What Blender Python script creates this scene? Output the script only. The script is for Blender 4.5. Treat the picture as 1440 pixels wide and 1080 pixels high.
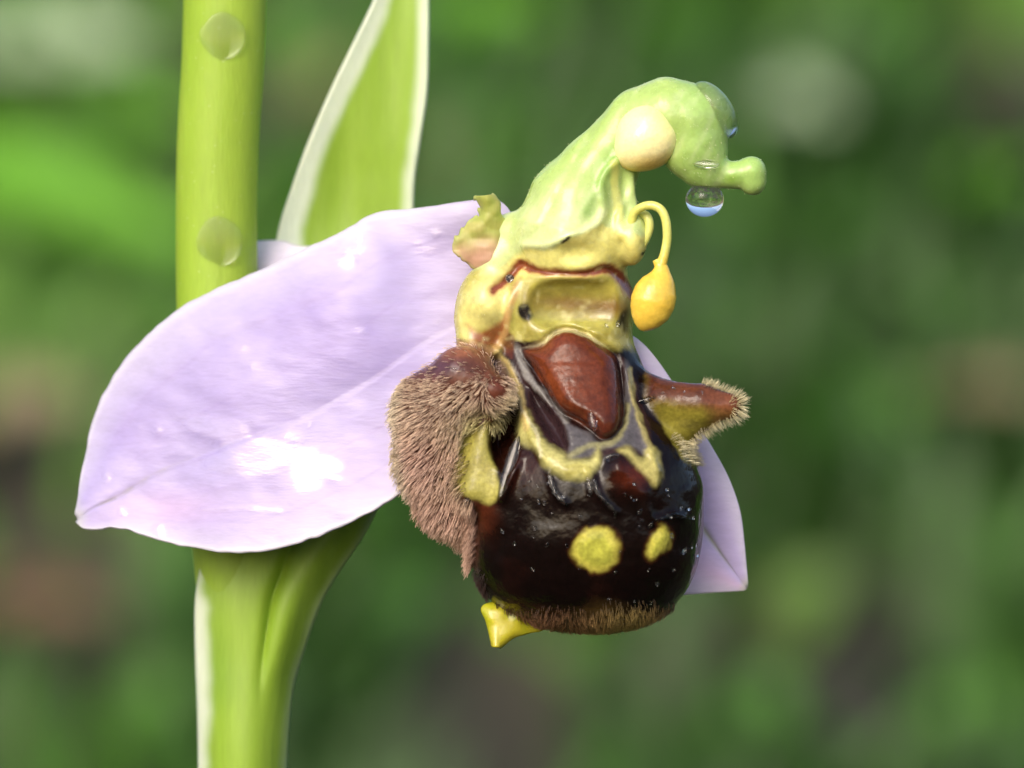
import bpy, math
import numpy as np
from mathutils import Vector, Matrix

# ---------------------------------------------------------------- scene, camera, light
sc = bpy.context.scene
COL = sc.collection
for o in list(bpy.data.objects):
    bpy.data.objects.remove(o)
sc.unit_settings.system = 'METRIC'
sc.unit_settings.scale_length = 0.01          # 1 unit = 1 cm
K = 0.003                                     # cm per drawing unit (flower drawn in 0.03 mm steps)
D = 24.0                                      # camera to flower, cm

cam_d = bpy.data.cameras.new('camera')
cam = bpy.data.objects.new('camera', cam_d)
COL.objects.link(cam)
cam.location = (0, -D, 0)
cam.rotation_euler = (math.radians(90), 0, 0)
cam_d.sensor_width = 36.0
cam_d.lens = 36.0 * D / (1440 * K)
cam_d.clip_start = 0.5
cam_d.clip_end = 3000
cam_d.dof.use_dof = True
cam_d.dof.focus_distance = D - 0.09
cam_d.dof.aperture_fstop = cam_d.lens * 1e-3 / 0.52
sc.camera = cam

SUN = Vector((-0.34, -0.78, 0.53)).normalized()
world = bpy.data.worlds.new('World')
sc.world = world
world.use_nodes = True
wn = world.node_tree.nodes
sky = wn.new('ShaderNodeTexSky')
sky.sky_type = 'NISHITA'
sky.sun_disc = False
sky.sun_elevation = math.asin(SUN.z)
sky.sun_rotation = math.atan2(SUN.x, SUN.y)
sky.air_density = 1.0
sky.dust_density = 4.0
sky.ozone_density = 1.0
wn['Background'].inputs['Strength'].default_value = 0.15
world.node_tree.links.new(sky.outputs[0], wn['Background'].inputs['Color'])
sun_d = bpy.data.lights.new('sun', 'SUN')
sun_d.energy = 0.62
sun_d.angle = math.radians(28)
sun_d.color = (1.0, 0.98, 0.95)
sun = bpy.data.objects.new('sun', sun_d)
COL.objects.link(sun)
sun.rotation_euler = SUN.to_track_quat('Z', 'Y').to_euler()
sun.location = SUN * 200
sc.view_settings.view_transform = 'Standard'
sc.view_settings.look = 'None'
sc.view_settings.gamma = 1.0
sc.view_settings.exposure = 0.78
sc.render.engine = 'CYCLES'
sc.cycles.use_denoising = True
sc.cycles.max_bounces = 10
sc.cycles.transparent_max_bounces = 12
sc.cycles.sample_clamp_indirect = 6.0
sc.cycles.caustics_reflective = False

rng = np.random.default_rng(7)

# ---------------------------------------------------------------- colour helpers
def lin(r, g, b):
    c = np.array([r, g, b], float) / 255.0
    return np.where(c <= 0.04045, c / 12.92, ((c + 0.055) / 1.055) ** 2.4)

def sstep(a, b, x):
    t = np.clip((x - a) / (b - a), 0, 1)
    return t * t * (3 - 2 * t)

def mixc(col, c, m):
    return col * (1 - m[..., None]) + np.asarray(c) * m[..., None]

# ---------------------------------------------------------------- value noise
_perm = rng.random(65536).astype(np.float32)
def _h(i, j, k):
    return _perm[(i * 73856093 ^ j * 19349663 ^ k * 83492791) & 65535]

def noise(x, y, z, s):
    """smooth value noise, -1..1, feature size s"""
    x, y, z = (np.asarray(a, np.float64) / s for a in np.broadcast_arrays(x, y, z))
    i, j, k = np.floor(x).astype(np.int64), np.floor(y).astype(np.int64), np.floor(z).astype(np.int64)
    fx, fy, fz = x - i, y - j, z - k
    fx, fy, fz = (f * f * (3 - 2 * f) for f in (fx, fy, fz))
    r = 0
    for a in (0, 1):
        for b in (0, 1):
            for c in (0, 1):
                w = (fx if a else 1 - fx) * (fy if b else 1 - fy) * (fz if c else 1 - fz)
                r = r + w * _h(i + a, j + b, k + c)
    return r * 2 - 1

# ---------------------------------------------------------------- curves and polygons
def spline(pts, n):
    """n points spread evenly along a Catmull-Rom curve"""
    p = np.asarray(pts, float)
    q = np.vstack([2 * p[0] - p[1], p, 2 * p[-1] - p[-2]])
    out = []
    for i in range(1, len(q) - 2):
        t = np.linspace(0, 1, 24, endpoint=False)[:, None]
        a, b, c, d = q[i - 1], q[i], q[i + 1], q[i + 2]
        out.append(0.5 * (2 * b + (c - a) * t + (2 * a - 5 * b + 4 * c - d) * t ** 2 + (3 * b - a - 3 * c + d) * t ** 3))
    out = np.vstack(out + [p[-1:]])
    L = np.r_[0, np.cumsum(np.linalg.norm(np.diff(out, axis=0), axis=1))]
    s = np.linspace(0, L[-1], n)
    return np.stack([np.interp(s, L, out[:, k]) for k in range(out.shape[1])], 1)

def seg_dist(u, v, a, b):
    ax, ay = a; bx, by = b
    dx, dy = bx - ax, by - ay
    h = np.clip(((u - ax) * dx + (v - ay) * dy) / (dx * dx + dy * dy + 1e-9), 0, 1)
    return np.hypot(u - ax - h * dx, v - ay - h * dy)

def line_d(u, v, pts, smooth=True):
    if smooth and len(pts) > 2:
        pts = spline(pts, max(12, 5 * len(pts)))
    d = np.full(np.shape(u), 1e4)
    for a, b in zip(pts[:-1], pts[1:]):
        d = np.minimum(d, seg_dist(u, v, a, b))
    return d

def poly_d(u, v, pts, smooth=True):
    """signed distance to a polygon, negative inside"""
    pts = np.asarray(pts, float)
    if smooth:
        pts = spline(np.vstack([pts, pts[:1]]), 6 * len(pts))[:-1]
    d = np.full(np.shape(u), 1e4)
    ins = np.zeros(np.shape(u), bool)
    n = len(pts)
    for i in range(n):
        a, b = pts[i], pts[(i + 1) % n]
        d = np.minimum(d, seg_dist(u, v, a, b))
        c = (a[1] > v) != (b[1] > v)
        with np.errstate(divide='ignore', invalid='ignore'):
            x = (b[0] - a[0]) * (v - a[1]) / (b[1] - a[1] + 1e-12) + a[0]
        ins ^= c & (u < x)
    return np.where(ins, -d, d)

# ---------------------------------------------------------------- mesh helpers
# drawing coordinates: u to the right, v down, t towards the viewer; frame centre at (720, 540)
def to_world(P):
    P = np.asarray(P, float)
    return np.stack([(P[..., 0] - 720) * K, -P[..., 2] * K, (540 - P[..., 1]) * K], -1)

def face_arrays(faces):
    if isinstance(faces, np.ndarray):
        n, k = faces.shape
        return faces.ravel(), np.arange(0, n * k, k), np.full(n, k)
    tot = np.array([len(f) for f in faces])
    return np.concatenate([np.asarray(f) for f in faces]), np.r_[0, np.cumsum(tot)[:-1]], tot

def make(name, verts_world, faces, material, parent=None, col=None, wet=None, normals=None, smooth=True):
    me = bpy.data.meshes.new(name)
    v = np.asarray(verts_world, np.float32)
    loops, start, total = face_arrays(faces)
    me.vertices.add(len(v)); me.vertices.foreach_set('co', v.ravel())
    me.loops.add(len(loops)); me.loops.foreach_set('vertex_index', loops.astype(np.int32))
    me.polygons.add(len(start))
    me.polygons.foreach_set('loop_start', start.astype(np.int32))
    me.polygons.foreach_set('loop_total', total.astype(np.int32))
    me.update(calc_edges=True)
    me.validate()
    if smooth:
        me.polygons.foreach_set('use_smooth', np.ones(len(me.polygons), bool))
    if col is not None:
        a = me.attributes.new('Col', 'FLOAT_COLOR', 'POINT')
        c4 = np.ones((len(v), 4), np.float32); c4[:, :3] = col
        a.data.foreach_set('color', c4.ravel())
    if wet is not None:
        a = me.attributes.new('wet', 'FLOAT', 'POINT')
        a.data.foreach_set('value', np.asarray(wet, np.float32))
    if normals is not None:
        me.normals_split_custom_set_from_vertices(normals.tolist())
    me.materials.append(material)
    o = bpy.data.objects.new(name, me)
    COL.objects.link(o)
    if parent is not None:
        o.parent = parent
    return o

def tag(o, label, category, group=None, kind=None):
    o['label'] = label; o['category'] = category
    if group: o['group'] = group
    if kind: o['kind'] = kind
    return o

def grid_normals(P):
    du = np.gradient(P, axis=0); dv = np.gradient(P, axis=1)
    n = np.cross(du, dv)
    return n / (np.linalg.norm(n, axis=-1, keepdims=True) + 1e-9)

def sheet(name, P, th, material, parent, col, wet=None):
    """a thick curved sheet from a grid of drawing points; th = thickness (scalar or grid)"""
    W = to_world(P)
    n = grid_normals(W)
    if np.mean(n[..., 1]) > 0: n = -n
    th = np.broadcast_to(np.asarray(th, float), P.shape[:2])[..., None] * K
    A, B = W + n * th / 2, W - n * th / 2
    a, b = P.shape[:2]
    idx = np.arange(a * b).reshape(a, b)
    q = np.stack([idx[:-1, :-1], idx[1:, :-1], idx[1:, 1:], idx[:-1, 1:]], -1).reshape(-1, 4)
    # orientation so that the front faces the viewer side
    fn = np.cross(A[1, 0] - A[0, 0], A[0, 1] - A[0, 0])
    if np.dot(fn, n[0, 0]) < 0: q = q[:, ::-1]
    back = q[:, ::-1] + a * b
    ring = np.concatenate([idx[:, 0], idx[-1, 1:], idx[:-1, -1][::-1], idx[0, 1:-1][::-1]])
    r2 = np.roll(ring, -1)
    side = np.stack([ring, r2, r2 + a * b, ring + a * b], -1)
    if np.dot(fn, n[0, 0]) >= 0: side = side[:, ::-1]
    faces = np.vstack([q, back, side])
    V = np.vstack([A.reshape(-1, 3), B.reshape(-1, 3)])
    c = np.vstack([col.reshape(-1, 3)] * 2)
    w = None if wet is None else np.r_[wet.ravel(), np.zeros(a * b)]
    return make(name, V, faces, material, parent, c, w)

def tube(name, path, radii, material, parent=None, colf=None, n=32, flat=1.0, caps=True):
    """tube along drawing points; radii per point"""
    p = np.asarray(path, float)
    radii = np.asarray(radii, float)
    tan = np.gradient(p, axis=0); tan /= np.linalg.norm(tan, axis=1, keepdims=True)
    ref = np.array([0.0, 0.0, 1.0])
    e1 = np.cross(tan, ref); e1 /= np.linalg.norm(e1, axis=1, keepdims=True) + 1e-9
    e2 = np.cross(tan, e1)
    th = np.linspace(0, 2 * math.pi, n, endpoint=False)
    P = p[:, None] + radii[:, None, None] * (np.cos(th)[None, :, None] * e1[:, None] + flat * np.sin(th)[None, :, None] * e2[:, None])
    m = len(p)
    idx = np.arange(m * n).reshape(m, n)
    nx = np.roll(idx, -1, 1)
    faces = [list(f) for f in np.stack([idx[:-1], idx[1:], nx[1:], nx[:-1]], -1).reshape(-1, 4)]
    V = P.reshape(-1, 3)
    if caps:
        faces.append(list(idx[0])); faces.append(list(idx[-1][::-1]))
    col = colf(V) if colf else None
    o = make(name, to_world(V), faces, material, parent, col)
    fix(o)
    return o

def fix(o):
    import bmesh
    bm = bmesh.new(); bm.from_mesh(o.data)
    bmesh.ops.recalc_face_normals(bm, faces=bm.faces[:])
    bm.to_mesh(o.data); bm.free()

def blob(name, c, r, material, parent=None, rot=0.0, n=40, shape=None, colf=None, face=None):
    """closed rounded body; shape(x,y,z)->(x,y,z) bends the unit ball; rot turns it in the picture plane"""
    th = np.linspace(0, math.pi, n + 1)[1:-1]
    ph = np.linspace(0, 2 * math.pi, 2 * n, endpoint=False)
    T, F = np.meshgrid(th, ph, indexing='ij')
    V = np.stack([np.sin(T) * np.cos(F), -np.cos(T), np.sin(T) * np.sin(F)], -1).reshape(-1, 3)
    V = np.vstack([V, [[0, -1, 0], [0, 1, 0]]])
    m, k = T.shape
    idx = np.arange(m * k).reshape(m, k); nx = np.roll(idx, -1, 1)
    faces = [list(f) for f in np.stack([idx[:-1], idx[1:], nx[1:], nx[:-1]], -1).reshape(-1, 4)]
    faces += [[m * k, idx[0, j], nx[0, j]] for j in range(k)] + [[m * k + 1, nx[-1, j], idx[-1, j]] for j in range(k)]
    if shape: V = shape(V)
    V = V * np.asarray(r, float)
    ca, sa = math.cos(rot), math.sin(rot)
    V = np.stack([V[:, 0] * ca - V[:, 1] * sa, V[:, 0] * sa + V[:, 1] * ca, V[:, 2]], 1)
    if face is not None:        # lean it so that its flat side looks along this direction
        z = np.asarray(face, float); z /= np.linalg.norm(z)
        x = np.cross([0, 1, 0], z); x /= np.linalg.norm(x); y = np.cross(z, x)
        V = V[:, :1] * x + V[:, 1:2] * y + V[:, 2:] * z
    V = V + np.asarray(c, float)
    o = make(name, to_world(V), faces, material, parent, colf(V) if colf else None)
    fix(o)
    return o

# ---------------------------------------------------------------- materials
def nodes_of(name):
    m = bpy.data.materials.new(name); m.use_nodes = True
    nt = m.node_tree
    return m, nt, nt.nodes, nt.links, nt.nodes['Principled BSDF']

def tissue(name, rough=0.45, rough_wet=0.08, coat=0.0, sss=0.15, trans=0.0, spec=0.5,
           grain=25.0, grain_amt=0.10, bumps=((60, 0.02),), stretch=None, fixed=None, vary_rough=0.1, speck=None):
    """plant tissue: colour from the thing's own pigment attribute broken up by noise, water film from 'wet'"""
    m, nt, N, L, b = nodes_of(name)
    tc = N.new('ShaderNodeTexCoord')
    vec = tc.outputs['Object']
    if stretch:
        mp = N.new('ShaderNodeMapping'); mp.inputs['Scale'].default_value = stretch[0]
        mp.inputs['Rotation'].default_value = stretch[1]
        L.new(vec, mp.inputs['Vector']); vec2 = mp.outputs[0]
    else:
        vec2 = vec
    if fixed is None:
        at = N.new('ShaderNodeAttribute'); at.attribute_name = 'Col'; base = at.outputs['Color']
    else:
        rgb = N.new('ShaderNodeRGB'); rgb.outputs[0].default_value = (*fixed, 1); base = rgb.outputs[0]
    nz = N.new('ShaderNodeTexNoise'); nz.inputs['Scale'].default_value = grain
    nz.inputs['Detail'].default_value = 5; nz.inputs['Roughness'].default_value = 0.6
    L.new(vec2, nz.inputs['Vector'])
    mr = N.new('ShaderNodeMapRange'); mr.inputs['From Min'].default_value = 0.25; mr.inputs['From Max'].default_value = 0.75
    mr.inputs['To Min'].default_value = 1 - grain_amt; mr.inputs['To Max'].default_value = 1 + grain_amt
    L.new(nz.outputs['Fac'], mr.inputs['Value'])
    mx = N.new('ShaderNodeVectorMath'); mx.operation = 'SCALE'
    L.new(base, mx.inputs[0]); L.new(mr.outputs[0], mx.inputs['Scale'])
    nz2 = N.new('ShaderNodeTexNoise'); nz2.inputs['Scale'].default_value = grain * 4.5; nz2.inputs['Detail'].default_value = 3
    L.new(vec2, nz2.inputs['Vector'])
    mr2 = N.new('ShaderNodeMapRange'); mr2.inputs['From Min'].default_value = 0.3; mr2.inputs['From Max'].default_value = 0.7
    mr2.inputs['To Min'].default_value = 1 - grain_amt * .8; mr2.inputs['To Max'].default_value = 1 + grain_amt * .8
    L.new(nz2.outputs['Fac'], mr2.inputs['Value'])
    mx2 = N.new('ShaderNodeVectorMath'); mx2.operation = 'SCALE'
    L.new(mx.outputs[0], mx2.inputs[0]); L.new(mr2.outputs[0], mx2.inputs['Scale'])
    colour = mx2.outputs[0]
    if speck:      # tiny pale papillae
        vo = N.new('ShaderNodeTexVoronoi'); vo.inputs['Scale'].default_value = speck[0]
        L.new(vec, vo.inputs['Vector'])
        sm = N.new('ShaderNodeMapRange'); sm.inputs['From Min'].default_value = speck[1] * 1.6; sm.inputs['From Max'].default_value = speck[1] * 0.6
        sm.inputs['To Max'].default_value = speck[2]
        L.new(vo.outputs['Distance'], sm.inputs['Value'])
        mm = N.new('ShaderNodeMix'); mm.data_type = 'RGBA'
        L.new(sm.outputs[0], mm.inputs[0]); L.new(colour, mm.inputs[6]); mm.inputs[7].default_value = (0.8, 0.85, 0.55, 1)
        colour = mm.outputs[2]
    L.new(colour, b.inputs['Base Color'])
    wet = N.new('ShaderNodeAttribute'); wet.attribute_name = 'wet'
    r = N.new('ShaderNodeMapRange')
    r.inputs['To Min'].default_value = rough; r.inputs['To Max'].default_value = rough_wet
    L.new(wet.outputs['Fac'], r.inputs['Value'])
    rn = N.new('ShaderNodeTexNoise'); rn.inputs['Scale'].default_value = grain * 0.6; L.new(vec2, rn.inputs['Vector'])
    ra = N.new('ShaderNodeMath'); ra.operation = 'MULTIPLY_ADD'
    L.new(rn.outputs['Fac'], ra.inputs[0]); ra.inputs[1].default_value = vary_rough; L.new(r.outputs[0], ra.inputs[2])
    rs = N.new('ShaderNodeMath'); rs.operation = 'SUBTRACT'; rs.use_clamp = True
    L.new(ra.outputs[0], rs.inputs[0]); rs.inputs[1].default_value = vary_rough * 0.5
    L.new(rs.outputs[0], b.inputs['Roughness'])
    b.inputs['Specular IOR Level'].default_value = spec
    if coat:
        cm = N.new('ShaderNodeMath'); cm.operation = 'MULTIPLY'; L.new(wet.outputs['Fac'], cm.inputs[0]); cm.inputs[1].default_value = coat
        L.new(cm.outputs[0], b.inputs['Coat Weight']); b.inputs['Coat Roughness'].default_value = 0.11
        b.inputs['Coat IOR'].default_value = 1.55
    if sss:
        b.inputs['Subsurface Weight'].default_value = sss
        b.inputs['Subsurface Radius'].default_value = (1.0, 0.8, 0.4)
        b.inputs['Subsurface Scale'].default_value = 0.03
    last = None
    for sc_, st in bumps:
        bn = N.new('ShaderNodeTexNoise'); bn.inputs['Scale'].default_value = sc_; bn.inputs['Detail'].default_value = 3
        L.new(vec2, bn.inputs['Vector'])
        bp = N.new('ShaderNodeBump'); bp.inputs['Strength'].default_value = 1.0; bp.inputs['Distance'].default_value = st
        L.new(bn.outputs['Fac'], bp.inputs['Height'])
        if last: L.new(last, bp.inputs['Normal'])
        last = bp.outputs[0]
    if last:
        L.new(last, b.inputs['Normal'])
        if coat: L.new(last, b.inputs['Coat Normal'])
    if trans:
        tr = N.new('ShaderNodeBsdfTranslucent'); L.new(colour, tr.inputs['Color'])
        ms = N.new('ShaderNodeMixShader'); ms.inputs[0].default_value = trans
        L.new(b.outputs[0], ms.inputs[1]); L.new(tr.outputs[0], ms.inputs[2])
        L.new(ms.outputs[0], N['Material Output'].inputs['Surface'])
    return m

M_LIP = tissue('lip_tissue', rough=0.36, rough_wet=0.06, sss=0.08, spec=0.22, grain=16, grain_amt=0.22, bumps=((9, 0.006), (30, 0.003)))
M_FLESH = tissue('column_tissue', rough=0.34, rough_wet=0.14, sss=0.4, grain=16, grain_amt=0.07, bumps=((42, 0.001), (16, 0.003)))
M_SEPAL = tissue('sepal_tissue', rough=0.42, rough_wet=0.12, coat=1.0, sss=0.08, trans=0.25, grain=9, grain_amt=0.05,
                 bumps=((9, 0.0045), (70, 0.0012)), stretch=((0.35, 1, 1.5), (0, math.radians(-28), 0)))
M_STEM = tissue('stem_tissue', rough=0.5, sss=0.45, trans=0.15, grain=7, grain_amt=0.05, bumps=((50, 0.003),), stretch=((2.2, 2.2, 0.35), (0, 0, 0)), speck=(24, 0.08, 0.30))
M_BRACT = tissue('bract_tissue', rough=0.48, sss=0.12, trans=0.30, grain=8, grain_amt=0.05, bumps=((10, 0.003), (60, 0.001)), stretch=((2.4, 2.4, 0.3), (0, 0, 0)))
M_POLLEN = tissue('pollen_mass', rough=0.12, sss=0.25, grain=18, grain_amt=0.08, bumps=((7, 0.012), (110, 0.0012)))
M_HAIR = tissue('hair_strand', rough=0.55, sss=0.0, grain=20, grain_amt=0.15, bumps=())

def water_mat():
    m, nt, N, L, b = nodes_of('water')
    b.inputs['Base Color'].default_value = (1, 1, 1, 1)
    b.inputs['Roughness'].default_value = 0.0
    b.inputs['IOR'].default_value = 1.33
    b.inputs['Transmission Weight'].default_value = 1.0
    return m
M_WATER = water_mat()

# ================================================================ GROUND AND BACKGROUND
def ground_h(x, y):
    b = np.interp(y, [-400, 20, 55, 160, 260, 900, 1500], [-13.5, -13.5, -12, 50, 66, 90, 100])
    return b + 1.6 * noise(x, y, 0 * x, 22) * sstep(15, 60, y) + .5 * noise(x, y, 0 * x + 9, 6) + 4 * noise(x, y, 0 * x + 50, 120) * sstep(150, 300, np.hypot(x, y))

def soil_mat():
    m, nt, N, L, b = nodes_of('soil')
    tc = N.new('ShaderNodeTexCoord')
    n1 = N.new('ShaderNodeTexNoise'); n1.inputs['Scale'].default_value = .22; n1.inputs['Detail'].default_value = 8
    L.new(tc.outputs['Object'], n1.inputs['Vector'])
    cr = N.new('ShaderNodeValToRGB')
    e = cr.color_ramp.elements
    e[0].position = .3; e[0].color = (*lin(34, 33, 28), 1)
    e[1].position = .7; e[1].color = (*lin(78, 66, 52), 1)
    x = e.new(.5); x.color = (*lin(52, 50, 38), 1)
    L.new(n1.outputs['Fac'], cr.inputs[0]); L.new(cr.outputs[0], b.inputs['Base Color'])
    b.inputs['Roughness'].default_value = .9
    bp = N.new('ShaderNodeBump'); bp.inputs['Distance'].default_value = .5
    L.new(n1.outputs['Fac'], bp.inputs['Height']); L.new(bp.outputs[0], b.inputs['Normal'])
    return m

gx = np.concatenate([-np.geomspace(1500, 45, 24), np.linspace(-40, 40, 81), np.geomspace(45, 1500, 24)])
gy = np.concatenate([-np.geomspace(400, 25, 14), np.linspace(-20, 180, 161), np.geomspace(186, 1500, 22)])
GX, GY = np.meshgrid(gx, gy, indexing='ij')
GZ = ground_h(GX, GY)
_i = np.arange(GX.size).reshape(GX.shape)
gq = np.stack([_i[:-1, :-1], _i[1:, :-1], _i[1:, 1:], _i[:-1, 1:]], -1).reshape(-1, 4)
gr = make('ground', np.stack([GX, GY, GZ], -1).reshape(-1, 3), gq, soil_mat())
gr['kind'] = 'structure'

def leaf_mat(name):
    m, nt, N, L, b = nodes_of(name)
    at = N.new('ShaderNodeAttribute'); at.attribute_name = 'Col'
    tc = N.new('ShaderNodeTexCoord')
    nz = N.new('ShaderNodeTexNoise'); nz.inputs['Scale'].default_value = 1.2; nz.inputs['Detail'].default_value = 4
    L.new(tc.outputs['Object'], nz.inputs['Vector'])
    mr = N.new('ShaderNodeMapRange'); mr.inputs['To Min'].default_value = .75; mr.inputs['To Max'].default_value = 1.25
    L.new(nz.outputs['Fac'], mr.inputs['Value'])
    mx = N.new('ShaderNodeVectorMath'); mx.operation = 'SCALE'
    L.new(at.outputs['Color'], mx.inputs[0]); L.new(mr.outputs[0], mx.inputs['Scale'])
    L.new(mx.outputs[0], b.inputs['Base Color'])
    b.inputs['Roughness'].default_value = .5
    tr = N.new('ShaderNodeBsdfTranslucent'); L.new(mx.outputs[0], tr.inputs['Color'])
    ms = N.new('ShaderNodeMixShader'); ms.inputs[0].default_value = .3
    L.new(b.outputs[0], ms.inputs[1]); L.new(tr.outputs[0], ms.inputs[2])
    L.new(ms.outputs[0], N['Material Output'].inputs['Surface'])
    return m
M_LEAF = leaf_mat('meadow_leaf')

def blades(n, xr, yr, lr, wr, seed, cols, dens=None):
    """arched grass blades as arrays: verts, quads, colours"""
    r = np.random.default_rng(seed)
    x = r.uniform(*xr, n); y = r.uniform(*yr, n)
    if dens is not None:
        k = dens(x, y) > r.random(n)
        x, y = x[k], y[k]; n = len(x)
    L_ = r.uniform(*lr, n); w = r.uniform(*wr, n)
    az = r.uniform(0, 2 * math.pi, n); lean = r.uniform(.15, 1.0, n)
    d = np.stack([np.cos(az), np.sin(az) * .7 - .3, 0 * az], 1)
    side = np.stack([-np.sin(az + r.normal(0, .8, n)), np.cos(az) * .4, 0 * az], 1); side /= np.linalg.norm(side, axis=1, keepdims=True)
    p0 = np.stack([x, y, ground_h(x, y) - .2], 1)
    S = 5
    rows = []
    for s in range(S + 1):
        f = s / S
        c = p0 + L_[:, None] * (d * (lean * f * f * .8)[:, None] + np.array([0, 0, 1.]) * (f - .35 * lean * f * f)[:, None])
        ww = w * (1 - f ** 2.2) + .01
        rows.append(np.stack([c - side * ww[:, None] / 2, c + side * ww[:, None] / 2], 1))
    V = np.stack(rows, 1)
    b = (np.arange(n) * (S + 1) * 2)[:, None, None]
    q = np.stack([[2 * s, 2 * s + 1, 2 * s + 3, 2 * s + 2] for s in range(S)])[None] + b
    pal = np.array([lin(*c) for c in cols])
    ci = np.clip(((noise(x, y, 0 * x + seed, 9) * .9 + .5 + r.normal(0, .22, n)) * len(pal)).astype(int), 0, len(pal) - 1)
    C = np.repeat((pal[ci] * r.uniform(.75, 1.25, n)[:, None])[:, None], (S + 1) * 2, 1)
    return V.reshape(-1, 3), q.reshape(-1, 4), C.reshape(-1, 3)

GREENS = [(50, 86, 30), (60, 104, 32), (70, 120, 36), (82, 134, 42), (98, 142, 58)]
def far_density(x, y):
    z = ground_h(x, y)
    thin = 1 - .8 * sstep(-4.5, -6.5, x) * sstep(2, 0, z) - .8 * sstep(7, 8, x) * sstep(2.5, 3.5, z) * sstep(7.5, 6, z)
    thin = thin - .75 * np.exp(-((x - 4.4) / 1.3) ** 2 - ((z + 1.6) / 1.8) ** 2) - .7 * np.exp(-((x + .5) / .9) ** 2 - ((z - 3.2) / 1.0) ** 2)
    thin = thin - .35 * np.exp(-((x - 8.0) / 1.6) ** 2 - ((z + 4.6) / 1.6) ** 2) - .6 * np.exp(-((x - 7.2) / 1.4) ** 2 - ((z - .6) / 1) ** 2)
    return np.clip(thin, .05, 1) * sstep(-.55, .25, noise(x, z, 0 * x + 3, 5) + .2 + .5 * noise(x, z, 0 * x + 13, 2.5))
v, q, c = blades(26000, (-70, 70), (56, 135), (2.0, 4.5), (.35, 1.0), 11, GREENS, far_density)
o = make('grass', v, q, M_LEAF, None, c)
tag(o, 'blurred green meadow grass on the bank far behind the orchid', 'grass', kind='stuff')
v, q, c = blades(3500, (-60, 60), (-60, 62), (2.0, 5.0), (.2, .5), 12, GREENS, lambda x, y: (np.hypot(x, y) > 3) * .9)
o = make('grass', v, q, M_LEAF, None, c)
tag(o, 'short green turf round the foot of the orchid stem', 'grass', kind='stuff')

def bank_hit(px, py):
    """distance from the camera at which a line of sight meets the bank"""
    dd = np.arange(60, 200, .25)
    x, z = (px - 720) * K * dd / D, (540 - py) * K * dd / D
    k = np.argmax(ground_h(x, dd - D) > z)
    return dd[k] if k else 150.0

def far_leaf(name, a, b, width, rgb, label, cat='leaf', lift=2.0, bend=.10, group=None):
    """broad leaf lying over the turf of the bank, its base in the ground"""
    n, m = 14, 7
    f = np.linspace(0, 1, n); w = np.linspace(-1, 1, m)
    pa, pb = np.array(a, float), np.array(b, float)
    da, db = bank_hit(*a), bank_hit(*b)
    def at(p, dd): return np.array([(p[0] - 720) * K * dd / D, dd - D, (540 - p[1]) * K * dd / D])
    A, B = at(pa, da + .3), at(pb, db - lift)
    ax_ = B - A; Ln = np.linalg.norm(ax_)
    up = np.array([0, -.8, .6])
    nrm = np.cross(ax_ / Ln, up); nrm /= np.linalg.norm(nrm)
    up2 = np.cross(nrm, ax_ / Ln)
    if up2 @ up < 0: up2 = -up2
    wd = width * K * da / D
    cen = A + f[:, None] * ax_ + np.sin(f * math.pi)[:, None] * (nrm * Ln * bend + up2 * Ln * .16)
    prof = np.sin(np.clip(f * .94 + .06, 0, 1) * math.pi) ** .6
    V = cen[:, None] + nrm * (w[None, :, None] * prof[:, None, None] * wd / 2) + up2 * (np.abs(w)[None, :, None] * prof[:, None, None] * wd * .15)
    Vb = V - up2 * .06
    I = np.arange(n * m).reshape(n, m)
    q = np.stack([I[:-1, :-1], I[1:, :-1], I[1:, 1:], I[:-1, 1:]], -1).reshape(-1, 4)
    ring = np.concatenate([I[:, 0], I[-1, 1:], I[:-1, -1][::-1], I[0, 1:-1][::-1]]); r2 = np.roll(ring, -1)
    fs = np.vstack([q, q[:, ::-1] + n * m, np.stack([ring, r2, r2 + n * m, ring + n * m], -1)])
    o = make(name, np.vstack([V.reshape(-1, 3), Vb.reshape(-1, 3)]), fs, M_LEAF, None, np.tile(lin(*rgb), (2 * n * m, 1)))
    fix(o)
    return tag(o, label, cat, group)

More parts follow.
